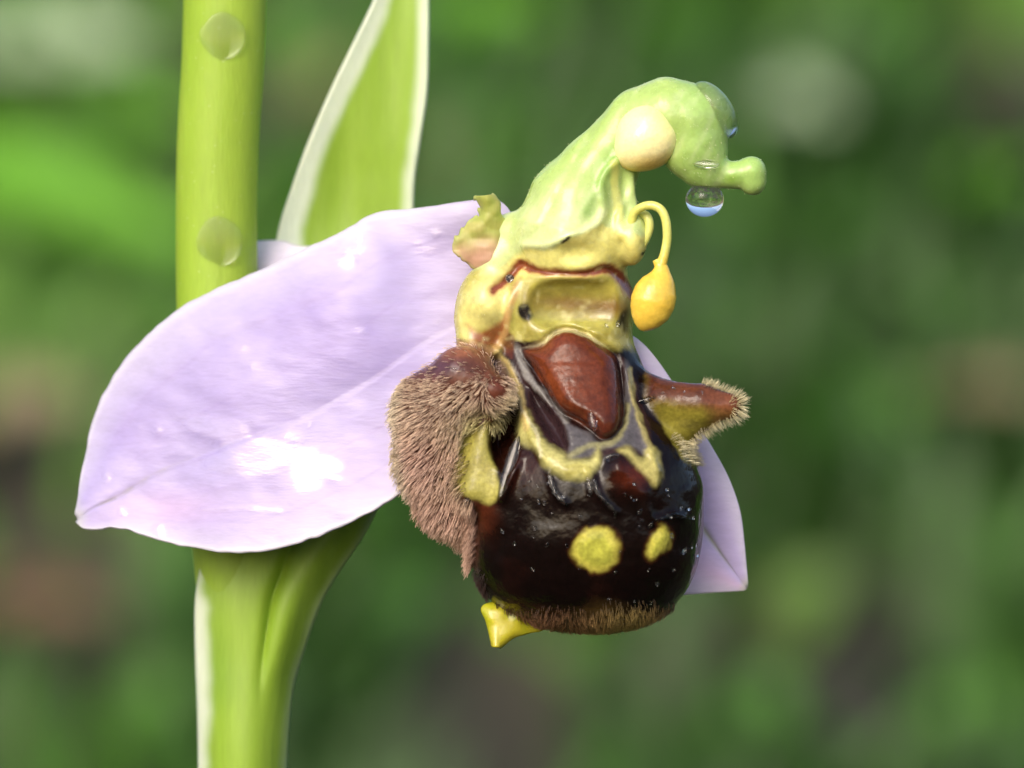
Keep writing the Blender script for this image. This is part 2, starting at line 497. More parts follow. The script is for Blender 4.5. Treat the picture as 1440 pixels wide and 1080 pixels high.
BRIGHT, MID, PALE, YELLOWISH, DRY, RED = (112, 176, 44), (84, 138, 46), (178, 200, 160), (112, 146, 52), (150, 136, 104), (124, 98, 76)
for a, b, wd, c, lab in [
        ((-160, 250), (330, 360), 130, BRIGHT, 'long bright green leaf blurred behind the stem above the lilac sepal'),
        ((-140, 330), (220, 290), 110, BRIGHT, 'bright green leaf blurred beneath the long leaf behind the stem'),
        ((560, 60), (780, 20), 110, BRIGHT, 'bright green leaf blurred between the bract tip and the column crown'),
        ((1220, 700), (1440, 790), 110, (86, 140, 44), 'green leaf blurred on the bank beyond the tip of the white lilac sepal'),
        ((1290, 1100), (1420, 960), 140, (84, 140, 34), 'deep green leaf blurred low on the bank past bare brown soil'),
        ((440, 960), (620, 820), 110, (84, 138, 44), 'green leaf blurred between the lower bract and the yellow lip tip'),
        ((120, 210), (290, 170), 80, BRIGHT, 'small bright green leaf blurred against the stem beneath the pale leaf'),
        ((1300, 330), (1460, 240), 100, BRIGHT, 'bright green leaf blurred below the dark gap in the turf'),
        ((150, 1060), (300, 930), 110, MID, 'mid green leaf blurred behind the lower stem beside dead brown leaves'),
        ((1180, 60), (1340, 140), 130, MID, 'mid green leaf blurred high on the bank beside the dark gap'),
        ((1000, 420), (1240, 300), 120, MID, 'mid green leaf blurred right of the hanging pollen mass'),
        ((1160, 620), (1330, 560), 120, MID, 'mid green leaf blurred beyond the hairy tip of the brown horn'),
        ((1000, 1090), (1100, 940), 130, MID, 'mid green leaf blurred below the tip of the shaded lilac sepal'),
        ((780, 260), (700, 130), 110, MID, 'mid green leaf blurred behind the sloping back of the green column'),
        ((1080, 900), (1180, 800), 110, (92, 128, 48), 'yellowish green leaf blurred just outside the shaded lilac sepal'),
        ((380, 130), (440, 20), 100, MID, 'mid green leaf blurred in the gap between stem and bract'),
        ((930, 500), (1090, 460), 110, MID, 'mid green leaf blurred above the brown horn of the lip'),
        ((20, 440), (120, 400), 90, MID, 'mid green leaf blurred above the outer edge of the large lilac sepal'),
        ((1320, 480), (1460, 420), 110, MID, 'mid green leaf blurred between bright leaf and dry olive leaf'),
        ((560, 1080), (470, 1000), 100, MID, 'mid green leaf blurred beside the bract low on the stem'),
        ((880, 1010), (760, 900), 110, (90, 126, 50), 'yellowish green leaf blurred under the fringed bottom of the lip'),
        ((1230, 480), (1330, 400), 90, MID, 'small mid green leaf blurred on the bank beyond the pollen mass'),
        ((900, 60), (1040, 20), 120, MID, 'mid green leaf blurred above the crown of the hooked column')]:
    far_leaf('meadow_leaf', a, b, wd, c, lab, lift=4.5 if c is BRIGHT else 2.5, group='blurred green leaves on the bank behind the orchid')
for a, b, wd, c, lab in [((-80, 100), (200, 70), 170, PALE, 'pale whitish green leaf blurred on the bank left of the stem'),
                    ((1040, 190), (1180, 160), 110, PALE, 'pale grey green leaf blurred on the bank right of the hooked column'),
                    ((430, 210), (500, 90), 110, DRY, 'dry tan leaf blurred behind the stem and the bract'),
                    ((600, 300), (640, 190), 100, RED, 'dull brown leaf blurred behind the right edge of the bract'),
                    ((-40, 640), (110, 560), 130, DRY, 'dry taupe leaf blurred beside the tip of the lilac sepal'),
                    ((-40, 900), (150, 860), 110, RED, 'reddish brown dead leaf blurred below the tip of the lilac sepal'),
                    ((1330, 600), (1470, 560), 110, DRY, 'dry olive brown leaf blurred on the bank beside bright green leaves')]:
    far_leaf('meadow_leaf' if c is PALE else 'dry_leaf', a, b, wd, c, lab, lift=5.0)

# ================================================================ ORCHID
orchid = bpy.data.objects.new('bee_orchid', None)
COL.objects.link(orchid)
orchid.empty_display_size = 0.5
tag(orchid, 'bee orchid with lilac sepals, hairy dark glossy lip and green hooked column', 'orchid')

# ---------------------------------------------------------------- stem, ovary, bract
def stem_col(V):
    c = np.tile(lin(148, 182, 46), (len(V), 1))
    n = noise(V[:, 0], V[:, 1] * 0.25, V[:, 2], 45)
    c = mixc(c, lin(166, 192, 70), np.clip(n * 0.5 + 0.3, 0, 1))
    return mixc(c, lin(128, 168, 40), sstep(0.2, 0.9, noise(V[:, 0], V[:, 1] * 0.4, V[:, 2] + 300, 120)) * 0.5)

sp = spline([(309, -500, -225), (305, 0, -216), (295, 200, -214), (294, 380, -214), (304, 620, -214), (330, 900, -214), (331, 1100, -216),
             (328, 1600, -218), (340, 2600, -210), (330, 4560, -200)], 110)
sr = np.interp(sp[:, 1], [-500, 0, 300, 600, 1000, 4500], [57, 60, 58.5, 61, 60, 72])
tube('stem', sp, sr, M_STEM, orchid, stem_col, n=40)
op = spline([(330, 1010, -215), (350, 930, -210), (410, 810, -200), (510, 670, -175), (630, 510, -120), (720, 400, -70), (770, 350, -40)], 50)
tube('ovary', op, np.interp(np.linspace(0, 1, 50), [0, .25, .6, .9, 1], [20, 30, 45, 42, 30]), M_STEM, orchid, stem_col, n=28)

def bract():
    rows = [  # v, left u, right u, t of the middle, curl of the edges towards the viewer
        (1260, 281, 398, -138, -70), (1080, 281, 401, -140, -62), (980, 279, 409, -142, -56), (930, 277, 421, -144, -52), (850, 276, 449, -146, -40),
        (800, 283, 478, -150, -34), (730, 300, 523, -165, -24), (600, 345, 578, -225, 0), (450, 380, 592, -280, 20),
        (340, 388, 582, -305, 14), (260, 412, 582, -305, 16), (200, 434, 590, -300, 18), (130, 464, 600, -297, 18), (60, 498, 602, -297, 16), (0, 527, 602, -300, 14),
        (-80, 562, 598, -310, 18), (-130, 581, 590, -315, 5)]
    R = spline(rows, 130)
    w = np.linspace(-1, 1, 41)
    v = R[:, 0][:, None] + 0 * w
    u = R[:, 1][:, None] * (1 - w) / 2 + R[:, 2][:, None] * (1 + w) / 2
    t = R[:, 3][:, None] + R[:, 4][:, None] * np.abs(w) ** 2.2
    fold = sstep(1010, 850, v) * sstep(640, 740, v)
    t = t - 16 * np.exp(-((w - .22 - (v - 850) * .0008) / .10) ** 2) * fold + 14 * np.exp(-((w - .55) / .25) ** 2) * fold
    t = t + 4 * noise(u, v * .3, 0 * u, 40)
    f = 1 - t / 8000.0
    P = np.stack([720 + (u - 720) * f, 540 + (v - 540) * f, t], -1)
    col = np.tile(lin(146, 182, 48), u.shape + (1,))
    n = noise(u * 2.0, v * 0.22, 0 * u, 30)
    col = mixc(col, lin(160, 192, 74), np.clip(n * .3 + .4, 0, 1))
    top = sstep(760, 380, v)
    col = mixc(col, lin(122, 162, 52), sstep(.1, .9, noise(u, v * .5, 0 * u + 90, 60)) * .6)
    # pale membranous margins
    rm = np.clip(7 + 6 * top + 0 * v, 0, 40); lm = np.interp(v, [0, 60, 200, 340, 450, 800, 830, 850, 1000, 1080, 1260], [20, 28, 24, 34, 24, 4, 6, 17, 17, 11, 7])
    ul = R[:, 1][:, None]; ur = R[:, 2][:, None]
    wob = 3 * noise(u, v, 0 * u + 7, 25)
    ml = sstep(lm + 11, lm - 9, (u - ul) + wob); mr_ = sstep(rm + 10, rm - 9, (ur - u) + wob)
    col = mixc(col, lin(236, 244, 226), np.maximum(ml, mr_ * (0.35 + .5 * top)) * .92)
    return sheet('bract', P, 7, M_BRACT, orchid, col)
bract()

# ---------------------------------------------------------------- sepals
def leafy(U, M, Lo, n=150, m=91):
    U, M, Lo = spline(U, n), spline(M, n), spline(Lo, n)
    w = np.linspace(-1, 1, m)[None, :, None]
    P = U[:, None] * (w * (w - 1) / 2) + M[:, None] * (1 - w * w) + Lo[:, None] * (w * (w + 1) / 2)
    s = np.linspace(0, 1, n)[:, None] + 0 * w[..., 0]
    return P, s, w[..., 0] + 0 * s

def sepal_left():
    U = [(722, 306), (700, 283), (640, 286), (590, 293), (555, 296), (520, 303), (495, 318), (460, 337), (430, 350), (360, 384), (300, 409), (250, 437),
         (200, 480), (158, 533), (132, 590), (119, 650), (111, 700), (106, 724)]
    M = [(722, 420), (610, 474), (520, 535), (430, 586), (350, 616), (280, 643), (220, 668), (170, 697), (135, 713), (110, 730)]
    Lo = [(722, 640), (660, 652), (600, 672), (552, 702), (500, 732), (465, 746), (440, 757), (380, 774), (320, 777), (270, 770), (235, 762), (190, 748),
          (165, 742), (140, 744), (120, 743), (108, 734)]
    P, s, w = leafy(U, M, Lo)
    u, v = P[..., 0], P[..., 1]
    aw = np.abs(w)
    x = 700 - u
    t = -25 - 0.00032 * x * x - 0.02 * x + .15 * (v - 580)
    width = np.sin(np.clip(s, 0, 1) * math.pi) ** .5
    t = t + width * (np.where(w > 0, 26, 18) * (np.sqrt(aw * aw + .05) - 0.85 * aw * aw) + np.where(w > 0, 14, -22) * aw ** 3)
    t = t + 8 * noise(u, v, 0 * u, 120) + 1.3 * noise(u * .6 + v * .5, v * 1.2 - u * .55, 0 * u, 26)
    t = t - 1 * np.exp(-(w / .09) ** 2) * sstep(0, .3, s)
    t = t + 16 * np.exp(-((u - 640) / 60) ** 2) * sstep(-.55, -.95, w)
    # slightly ragged margin of the sepal
    e = sstep(.93, 1, aw)
    P[..., 0] += e * 1.6 * noise(u, v, 0 * u + 5, 14); P[..., 1] += e * 1.6 * noise(u, v, 0 * u + 25, 14)
    P = np.concatenate([P, t[..., None]], -1)
    f = (1 - t / 8000.0)[..., None]
    P[..., :2] = np.array([720, 540]) + (P[..., :2] - np.array([720, 540])) * f
    # pigment
    col = np.tile(lin(194, 178, 230), u.shape + (1,))
    col = mixc(col, lin(174, 152, 216), sstep(-.1, .9, noise(u * .5 + v * .3, v * .9 - u * .5, 0 * u + 40, 90)) * .7)
    col = mixc(col, lin(206, 186, 232), sstep(.15, .6, w) * sstep(.15, .5, s) * (0.5 + .4 * noise(u * .4, v, 0 * u, 60)))
    col = mixc(col, lin(226, 184, 220), np.exp(-((u - 235) / 70) ** 2 - ((v - 715) / 25) ** 2) * .35)
    # network of faint veins fanning out from the base
    vein = np.abs(np.sin(w * 9.0 + .35 * noise(u, v, 0 * u + 70, 60)))
    col = mixc(col, lin(174, 150, 212), sstep(.22, 0, vein) * .30 * sstep(.02, .2, s) * sstep(1, .7, s))
    col = mixc(col, lin(216, 206, 234), sstep(.62, 1.0, aw) * .8)
    col = mixc(col, lin(236, 232, 240), sstep(.93, 1.0, aw) * .8)
    col = mixc(col, lin(205, 190, 224), sstep(.25, .05, s) * .7)
    rib = np.exp(-(w / (.014 + .05 * sstep(.6, 1, s))) ** 2)
    col = mixc(col, lin(150, 146, 120), rib * (.15 + .65 * sstep(.72, .93, s)) * (0.65 + .35 * noise(u, v, 0 * u, 12)))
    col = mixc(col, lin(214, 214, 206), sstep(.965, 1, s) * .7)
    col = (col * .95 + .05 * col.mean(-1, keepdims=True)) * np.array([.82, .84, .86])
    # water lying on it in smears
    nn = noise(u * .45 + v * .12, v * 1.1 - u * .30, 0 * u + 11, 24) + .5 * noise(u * .6, v * 1.2 - u * .3, 0 * u + 31, 9)
    big = np.minimum(poly_d(u, v, [(245, 585), (300, 588), (345, 596), (352, 620), (420, 632), (445, 636), (400, 655), (330, 662), (290, 655), (310, 630), (280, 610)]),
                     poly_d(u, v, [(410, 660), (440, 645), (475, 655), (450, 678), (420, 690)]))
    wet = sstep(12, -6, big + 9 * nn)
    wet = np.maximum(wet, sstep(.55, .75, nn) * .9)
    wet = np.maximum(wet, sstep(5, -2, line_d(u, v, [(285, 716), (340, 714), (395, 720)]) + 4 * nn))
    wet = np.maximum(wet, sstep(4, -2, line_d(u, v, [(150, 690), (165, 705), (175, 725)]) + 4 * nn))
    wet = np.clip(np.maximum(wet, .08 + .10 * nn), 0, 1)
    P[..., 2] += wet * 1.2
    return sheet('lateral_sepal', P, 5, M_SEPAL, orchid, col, wet)
sepal_left()

def sepal_right():
    U = [(800, 420), (862, 458), (897, 478), (920, 502), (945, 538), (972, 583), (1000, 628), (1024, 672), (1040, 718), (1046, 765), (1049, 800), (1051, 824)]
    M = [(800, 470), (840, 520), (885, 590), (925, 655), (960, 705), (990, 745), (1015, 780), (1035, 808), (1049, 827)]
    Lo = [(800, 640), (830, 740), (880, 815), (930, 838), (965, 836), (1000, 833), (1030, 831), (1049, 829)]
    P, s, w = leafy(U, M, Lo, 90, 61)
    u, v = P[..., 0], P[..., 1]
    aw = np.abs(w)
    t = -55 - 0.10 * (u - 800) - .04 * (v - 600) + 30 * (np.sqrt(aw * aw + .03) - .8 * aw * aw) * np.sin(s * math.pi) ** .5 + 3 * noise(u, v, 0 * u, 70)
    t = t - 2 * np.exp(-(w / .06) ** 2)
    P = np.concatenate([P, t[..., None]], -1)
    f = (1 - t / 8000.0)[..., None]
    P[..., :2] = np.array([720, 540]) + (P[..., :2] - np.array([720, 540])) * f
    col = np.tile(lin(204, 190, 232), u.shape + (1,))
    col = mixc(col, lin(224, 196, 230), sstep(0, .7, w))
    col = mixc(col, lin(228, 220, 240), sstep(.5, 1, aw) * .8)
    col = mixc(col, lin(160, 166, 120), np.exp(-(w / .07) ** 2) * sstep(.3, .8, s) * .75)
    col = mixc(col, lin(200, 200, 180), sstep(.96, 1, s) * .8)
    return sheet('lateral_sepal', P, 5, M_SEPAL, orchid, col, sstep(.4, .8, noise(u, v, 0 * u, 30)) * .8)
sepal_right()

def dorsal_sepal():
    U = [(735, 300), (640, 302), (540, 328), (470, 342), (432, 348), (415, 346), (395, 340), (360, 341), (315, 350), (280, 372)]
    M = [(735, 350), (640, 370), (540, 390), (450, 395), (380, 385), (320, 382), (278, 380)]
    Lo = [(735, 400), (640, 440), (540, 455), (450, 445), (380, 420), (320, 400), (280, 388)]
    P, s, w = leafy(U, M, Lo, 70, 41)
    u, v = P[..., 0], P[..., 1]
    aw = np.abs(w)
    t = np.interp(u, [270, 330, 400, 560, 740], [-262, -262, -245, -150, -75]) - 30 * aw ** 2 + 3 * noise(u, v, 0 * u, 50)
    P = np.concatenate([P, t[..., None]], -1)
    f = (1 - t / 8000.0)[..., None]
    P[..., :2] = np.array([720, 540]) + (P[..., :2] - np.array([720, 540])) * f
    col = np.tile(lin(228, 220, 240), u.shape + (1,))
    col = mixc(col, lin(236, 230, 244), sstep(.5, 1, aw))
    return sheet('dorsal_sepal', P, 5, M_SEPAL, orchid, col, 0 * u)
dorsal_sepal()

# ---------------------------------------------------------------- the small side petal
def small_petal():
    U = [(722, 372), (714, 345), (712, 318), (704, 298), (702, 282), (692, 275)]
    M = [(700, 378), (685, 350), (684, 325), (690, 305), (688, 288), (682, 276)]
    Lo = [(676, 382), (648, 365), (638, 345), (652, 318), (676, 302), (668, 276)]
    P, s, w = leafy(U, M, Lo, 60, 31)
    u, v = P[..., 0], P[..., 1]
    t = 8 + 14 * (1 - w ** 2) + 10 * s + 3 * noise(u, v, 0 * u, 14) + 1 * noise(u, v, 0 * u + 4, 6)
    e = sstep(.8, 1, np.abs(w))
    P[..., 0] += e * 5 * noise(u, v, 0 * u + 3, 5); P[..., 1] += e * 4.5 * noise(u, v, 0 * u + 9, 5)
    P = np.concatenate([P, t[..., None]], -1)
    col = np.tile(lin(176, 184, 92), u.shape + (1,))
    col = mixc(col, lin(206, 196, 120), sstep(-.2, .6, noise(u, v, 0 * u, 16)) * .6)
    col = mixc(col, lin(226, 176, 158), sstep(322, 362, v + 8 * noise(u, v, 0 * u + 8, 20)) * .85)
    col = mixc(col, lin(204, 214, 140), sstep(.75, 1, np.abs(w)) * .5)
    return sheet('small_petal', P, 4, M_BRACT, orchid, col, 0 * u)
small_petal()

# ---------------------------------------------------------------- column, throat and lip as one grown body
HV = 2.5
lo3 = np.array([530.0, 98.0, -150.0]); hi3 = np.array([1092.0, 905.0, 215.0])
ax = [np.arange(a, b, HV, dtype=np.float32) for a, b in zip(lo3, hi3)]
F = np.full([len(a) for a in ax], 300.0, np.float32)

def window(c0, c1):
    s = []
    for k in range(3):
        i0 = max(0, int((c0[k] - lo3[k]) / HV)); i1 = min(len(ax[k]), int((c1[k] - lo3[k]) / HV) + 2)
        s.append(slice(i0, i1))
    g = (ax[0][s[0]][:, None, None], ax[1][s[1]][None, :, None], ax[2][s[2]][None, None, :])
    return tuple(s), g

def smin(a, b, k):
    h = np.maximum(k - np.abs(a - b), 0) / k
    return np.minimum(a, b) - h * h * k * .25

def put(sl, d, k, cut=False):
    if cut: F[sl] = -smin(-F[sl], d, k)
    else: F[sl] = smin(F[sl], d, k)

def ell(c, r, k, cut=False, p=2.0, tilt=0.0):
    R = max(r) if tilt else 0
    m = k + 22
    rr = [R or r[0], R or r[1], r[2]]
    sl, (x, y, z) = window([c[i] - rr[i] - m for i in range(3)], [c[i] + rr[i] + m for i in range(3)])
    x, y, z = x - c[0], y - c[1], z - c[2]
    if tilt:
        a, b = math.cos(tilt), math.sin(tilt)
        x, y = x * a + y * b, -x * b + y * a
    if p == 2.0:
        k0 = np.sqrt((x / r[0]) ** 2 + (y / r[1]) ** 2 + (z / r[2]) ** 2) + 1e-6
        k1 = np.sqrt((x / r[0] ** 2) ** 2 + (y / r[1] ** 2) ** 2 + (z / r[2] ** 2) ** 2) + 1e-6
        d = k0 * (k0 - 1) / k1
    else:
        k0 = (np.abs(x / r[0]) ** p + np.abs(y / r[1]) ** p + np.abs(z / r[2]) ** p) ** (1 / p)
        d = (k0 - 1) * min(r)
    put(sl, d.astype(np.float32), k, cut)

def chain(pts, k, cut=False):
    """round cones through points (u, v, t, radius)"""
    pts = np.asarray(pts, float)
    R = pts[:, 3].max() + k + 22
    sl, (x, y, z) = window(pts[:, :3].min(0) - R, pts[:, :3].max(0) + R)
    d = None
    ks = 14.0 if pts[:, 3].min() > 20 else 5.0
    for a, b in zip(pts[:-1], pts[1:]):
        e = b[:3] - a[:3]
        h = np.clip(((x - a[0]) * e[0] + (y - a[1]) * e[1] + (z - a[2]) * e[2]) / (e @ e), 0, 1)
        q = np.sqrt((x - a[0] - h * e[0]) ** 2 + (y - a[1] - h * e[1]) ** 2 + (z - a[2] - h * e[2]) ** 2) - (a[3] + h * (b[3] - a[3]))
        d = q if d is None else smin(d, q, ks)
    put(sl, d.astype(np.float32), k, cut)

BF = [(736, 493), (762, 485), (775, 474), (795, 466), (819, 472), (845, 488), (863, 506), (868, 537), (872, 581), (865, 602), (847, 615), (829, 602), (795, 581), (770, 547), (749, 514)]
YB = [(727, 576), (727, 616), (749, 631), (758, 649), (773, 662), (793, 671), (816, 673), (836, 660), (844, 644), (838, 627), (824, 642), (798, 644), (793, 636), (776, 627), (758, 607), (742, 575)]
YR = [(904, 631), (920, 627), (929, 660), (922, 684), (909, 676), (896, 658), (878, 642), (864, 631), (882, 626), (900, 641)]
SPOT1 = [(806, 757), (818, 743), (838, 738), (858, 745), (868, 762), (866, 783), (852, 797), (832, 799), (812, 788), (804, 772)]
SPOT2 = [(912, 752), (924, 738), (934, 737), (941, 750), (934, 768), (920, 782), (908, 784), (906, 770)]
YW = [(640, 642), (655, 612), (690, 596), (692, 640), (699, 668), (706, 688), (690, 706), (672, 702), (650, 692), (640, 672)]
SLOT = [(741, 542), (764, 560), (789, 590), (798, 615), (797, 638), (782, 626), (762, 604), (749, 578)]
HOLLOW = [(688, 600), (706, 586), (722, 572), (729, 600), (727, 640), (714, 662), (698, 652), (690, 630)]

def grow_body():
    # lip
    ell((829, 722, -5), (161, 165, 150), 20, p=2.35)
    ell((810, 566, -12), (103, 130, 96), 55)
    ell((720, 690, 10), (62, 95, 85), 35)
    ell((738, 786, 0), (69, 74, 84), 30)
    ell((892, 786, 0), (70, 74, 90), 30)
    ell((742, 505, -20), (48, 62, 62), 26)
    # throat
    ell((797, 430, -22), (97, 84, 96), 30)
    ell((686, 428, -4), (45, 46, 52), 22)
    chain([(668, 455, 0, 28), (668, 490, 15, 26)], 18)
    # left side lobe
    chain([(694, 550, 98, 24), (652, 533, 72, 43), (613, 572, 50, 52), (613, 650, 30, 48), (636, 706, 8, 42), (658, 744, -8, 22)], 16)
    chain([(683, 600, 70, 20), (668, 690, 78, 24)], 22)
    # right side lobe
    chain([(895, 540, 20, 22), (935, 568, 38, 33), (985, 570, 48, 30), (1022, 571, 55, 19)], 14)
    chain([(920, 590, 15, 26), (942, 604, 22, 30), (985, 588, 38, 20)], 16)
    # column
    chain([(806, 330, 0, 86), (818, 288, 0, 73), (842, 240, 5, 52), (872, 200, 10, 42), (900, 170, 15, 43), (936, 165, 20, 52), (970, 172, 24, 50), (978, 214, 28, 43), (990, 238, 30, 30)], 25)
    chain([(998, 248, 32, 19), (1034, 247, 36, 18.5), (1054, 244, 36, 21.5), (1057, 256, 36, 19.5)], 9)
    chain([(716, 330, -5, 30), (704, 365, 0, 26), (690, 400, 0, 30)], 20)
    # hollow of the column and its inner ridges
    ell((892, 268, 92), (36, 66, 48), 10, cut=True)
    ell((905, 226, 72), (30, 28, 36), 8, cut=True)
    chain([(862, 232, 48, 6), (866, 280, 46, 7), (872, 330, 62, 8)], 8)
    chain([(884, 240, 36, 6), (886, 285, 38, 8), (892, 325, 50, 10)], 8)
    ell((889, 338, 38), (20, 36, 36), 16)
    # under the hood, mouth of the throat
    ell((822, 362, 108), (86, 26, 38), 7, cut=True)
    ell((809, 430, 104), (76, 37, 70), 9, cut=True, p=3.4)
    ell((738, 440, 70), (9, 11, 14), 5, cut=True)
    ell((882, 452, 62), (12, 12, 14), 5, cut=True)
    # 2D relief on the front
    u, v = ax[0][:, None].astype(float), ax[1][None, :].astype(float)
    u, v = np.broadcast_arrays(u, v)
    d = np.zeros(u.shape)
    wx = 3 * noise(u, v, 0 * u, 28); uu, vv = u + wx, v + 3 * noise(u, v, 0 * u + 60, 28)
    b = poly_d(uu, vv, BF)
    d += 13 * sstep(2, -22, b) + 5 * sstep(1, -7, b) - 7 * np.exp(-((b - 3) / 4.5) ** 2)
    d += 6 * sstep(3, -12, poly_d(uu, vv, YB)) + 4 * sstep(3, -8, poly_d(uu, vv, YR))
    d -= 15 * sstep(4, -12, poly_d(uu, vv, SLOT)) + 26 * sstep(5, -14, poly_d(uu, vv, HOLLOW))
    d += 5 * np.exp(-(line_d(u, v, [(703, 495), (722, 530), (735, 570), (744, 606), (760, 640)]) / 6) ** 2)
    d += 5 * np.exp(-(line_d(u, v, [(693, 500), (712, 470), (716, 430), (728, 395)]) / 7) ** 2)
    d += 4 * np.exp(-(line_d(u, v, [(880, 520), (889, 565), (903, 610), (922, 660)]) / 5) ** 2)
    d += 12 * np.exp(-((u - 866) / 15) ** 2 - ((v - 652) / 17) ** 2) + 8 * np.exp(-((u - 876) / 24) ** 2 - ((v - 675) / 26) ** 2)
    d += 4 * sstep(3, -18, poly_d(uu, vv, SPOT1)) + 3 * sstep(3, -12, poly_d(uu, vv, SPOT2))
    for ln, a, wd in [([(770, 662), (778, 690), (795, 706)], 5, 4), ([(832, 668), (838, 690), (852, 706), (866, 718)], 5, 4.5), ([(824, 662), (828, 690)], 5, 4),
                      ([(718, 614), (726, 640), (718, 670), (706, 698)], 9, 6), ([(925, 726), (945, 720), (962, 724)], 4, 4), ([(905, 690), (910, 720), (930, 735)], 4, 6)]:
        d += a * np.exp(-(line_d(u, v, ln) / wd) ** 2)
    lipm = sstep(560, 640, v) * sstep(660, 700, u)
    d += lipm * (3.0 * noise(u, v, 0 * u + 2, 38) + .7 * noise(u, v, 0 * u + 4, 13))
    # red seam under the hood, free edge of the column lobe
    d -= 5 * np.exp(-(line_d(u, v, SEAM) / 4) ** 2)
    d += 5 * np.exp(-(line_d(u, v, [(735, 346), (770, 346), (800, 333), (832, 322), (848, 300), (846, 255), (872, 222)]) / 6) ** 2)
    al = (u - 800) * .47 - (v - 340) * .88; pe = (u - 800) * .88 + (v - 340) * .47
    d += 2.2 * noise(pe, al * .10, 0 * u + 17, 9) * sstep(345, 325, v) * sstep(900, 870, u) * sstep(120, 160, v)
    d += 1.0 * sstep(420, 350, v) * noise(u * 1.3, v, 0 * u + 77, 18)
    wt = sstep(-5, 45, ax[2].astype(float))
    F[...] -= (d[:, :, None] * wt[None, None, :]).astype(np.float32)
SEAM = [(693, 408), (712, 394), (727, 376), (735, 372), (752, 381), (790, 385), (822, 385), (850, 379), (868, 388), (892, 416)]
grow_body()

def surface_nets(F):
    ins = F < 0
    c = np.zeros([n - 1 for n in F.shape], np.uint8)
    for a in (0, 1):
        for b in (0, 1):
            for d in (0, 1):
                c += ins[a:ins.shape[0] - 1 + a, b:ins.shape[1] - 1 + b, d:ins.shape[2] - 1 + d]
    I = np.argwhere((c > 0) & (c < 8))
    vid = np.full(c.shape, -1, np.int32)
    vid[I[:, 0], I[:, 1], I[:, 2]] = np.arange(len(I))
    pos = np.zeros((len(I), 3)); cnt = np.zeros(len(I))
    corners = [(a, b, d) for a in (0, 1) for b in (0, 1) for d in (0, 1)]
    for p in corners:
        for k in range(3):
            if p[k]: continue
            q = list(p); q[k] = 1
            f0 = F[I[:, 0] + p[0], I[:, 1] + p[1], I[:, 2] + p[2]]; f1 = F[I[:, 0] + q[0], I[:, 1] + q[1], I[:, 2] + q[2]]
            m = (f0 < 0) != (f1 < 0)
            w = np.where(m, f0 / np.where(m, f0 - f1, 1), 0)
            pt = np.repeat(np.array([p], float), len(I), 0); pt[:, k] += w
            pos += pt * m[:, None]; cnt += m
    V = lo3 + HV * (I + pos / cnt[:, None])
    faces = []
    for k in range(3):
        a, b = (k + 1) % 3, (k + 2) % 3
        s0 = [slice(1, -1)] * 3; s1 = [slice(1, -1)] * 3
        s0[k] = slice(0, -1); s1[k] = slice(1, None)
        A, B = ins[tuple(s0)], ins[tuple(s1)]
        E = np.argwhere(A != B); fl = A[E[:, 0], E[:, 1], E[:, 2]]
        off = np.ones(3, int); off[k] = 0
        E = E + off
        qs = []
        for da, db in ((-1, -1), (0, -1), (0, 0), (-1, 0)):
            g = E.copy(); g[:, a] += da; g[:, b] += db
            qs.append(vid[g[:, 0], g[:, 1], g[:, 2]])
        q = np.stack(qs, 1)
        q[~fl] = q[~fl][:, ::-1]
        faces.append(q)
    return V, np.vstack(faces)[:, ::-1]      # (u, v, t) is left-handed in the world

BV, BQ = surface_nets(F)
del F
BW = to_world(BV)
def vnormals(W, Q):
    fn = np.cross(W[Q[:, 2]] - W[Q[:, 0]], W[Q[:, 3]] - W[Q[:, 1]])
    N_ = np.zeros_like(W)
    for k in range(4): np.add.at(N_, Q[:, k], fn)
    return N_ / (np.linalg.norm(N_, axis=1, keepdims=True) + 1e-12)
for _ in range(2):        # relax the voxel steps a little
    S = np.zeros_like(BV); C = np.zeros(len(BV))
    for a, b in ((0, 1), (1, 2), (2, 3), (3, 0)):
        np.add.at(S, BQ[:, a], BV[BQ[:, b]]); np.add.at(C, BQ[:, a], 1)
    BV = BV * .5 + .5 * S / C[:, None]
BW = to_world(BV)
BN = vnormals(BW, BQ)
# smooth the shading normals once more
S = BN.copy()
for a, b in ((0, 1), (1, 2), (2, 3), (3, 0)):
    np.add.at(S, BQ[:, a], BN[BQ[:, b]])
BN = S / np.linalg.norm(S, axis=1, keepdims=True)

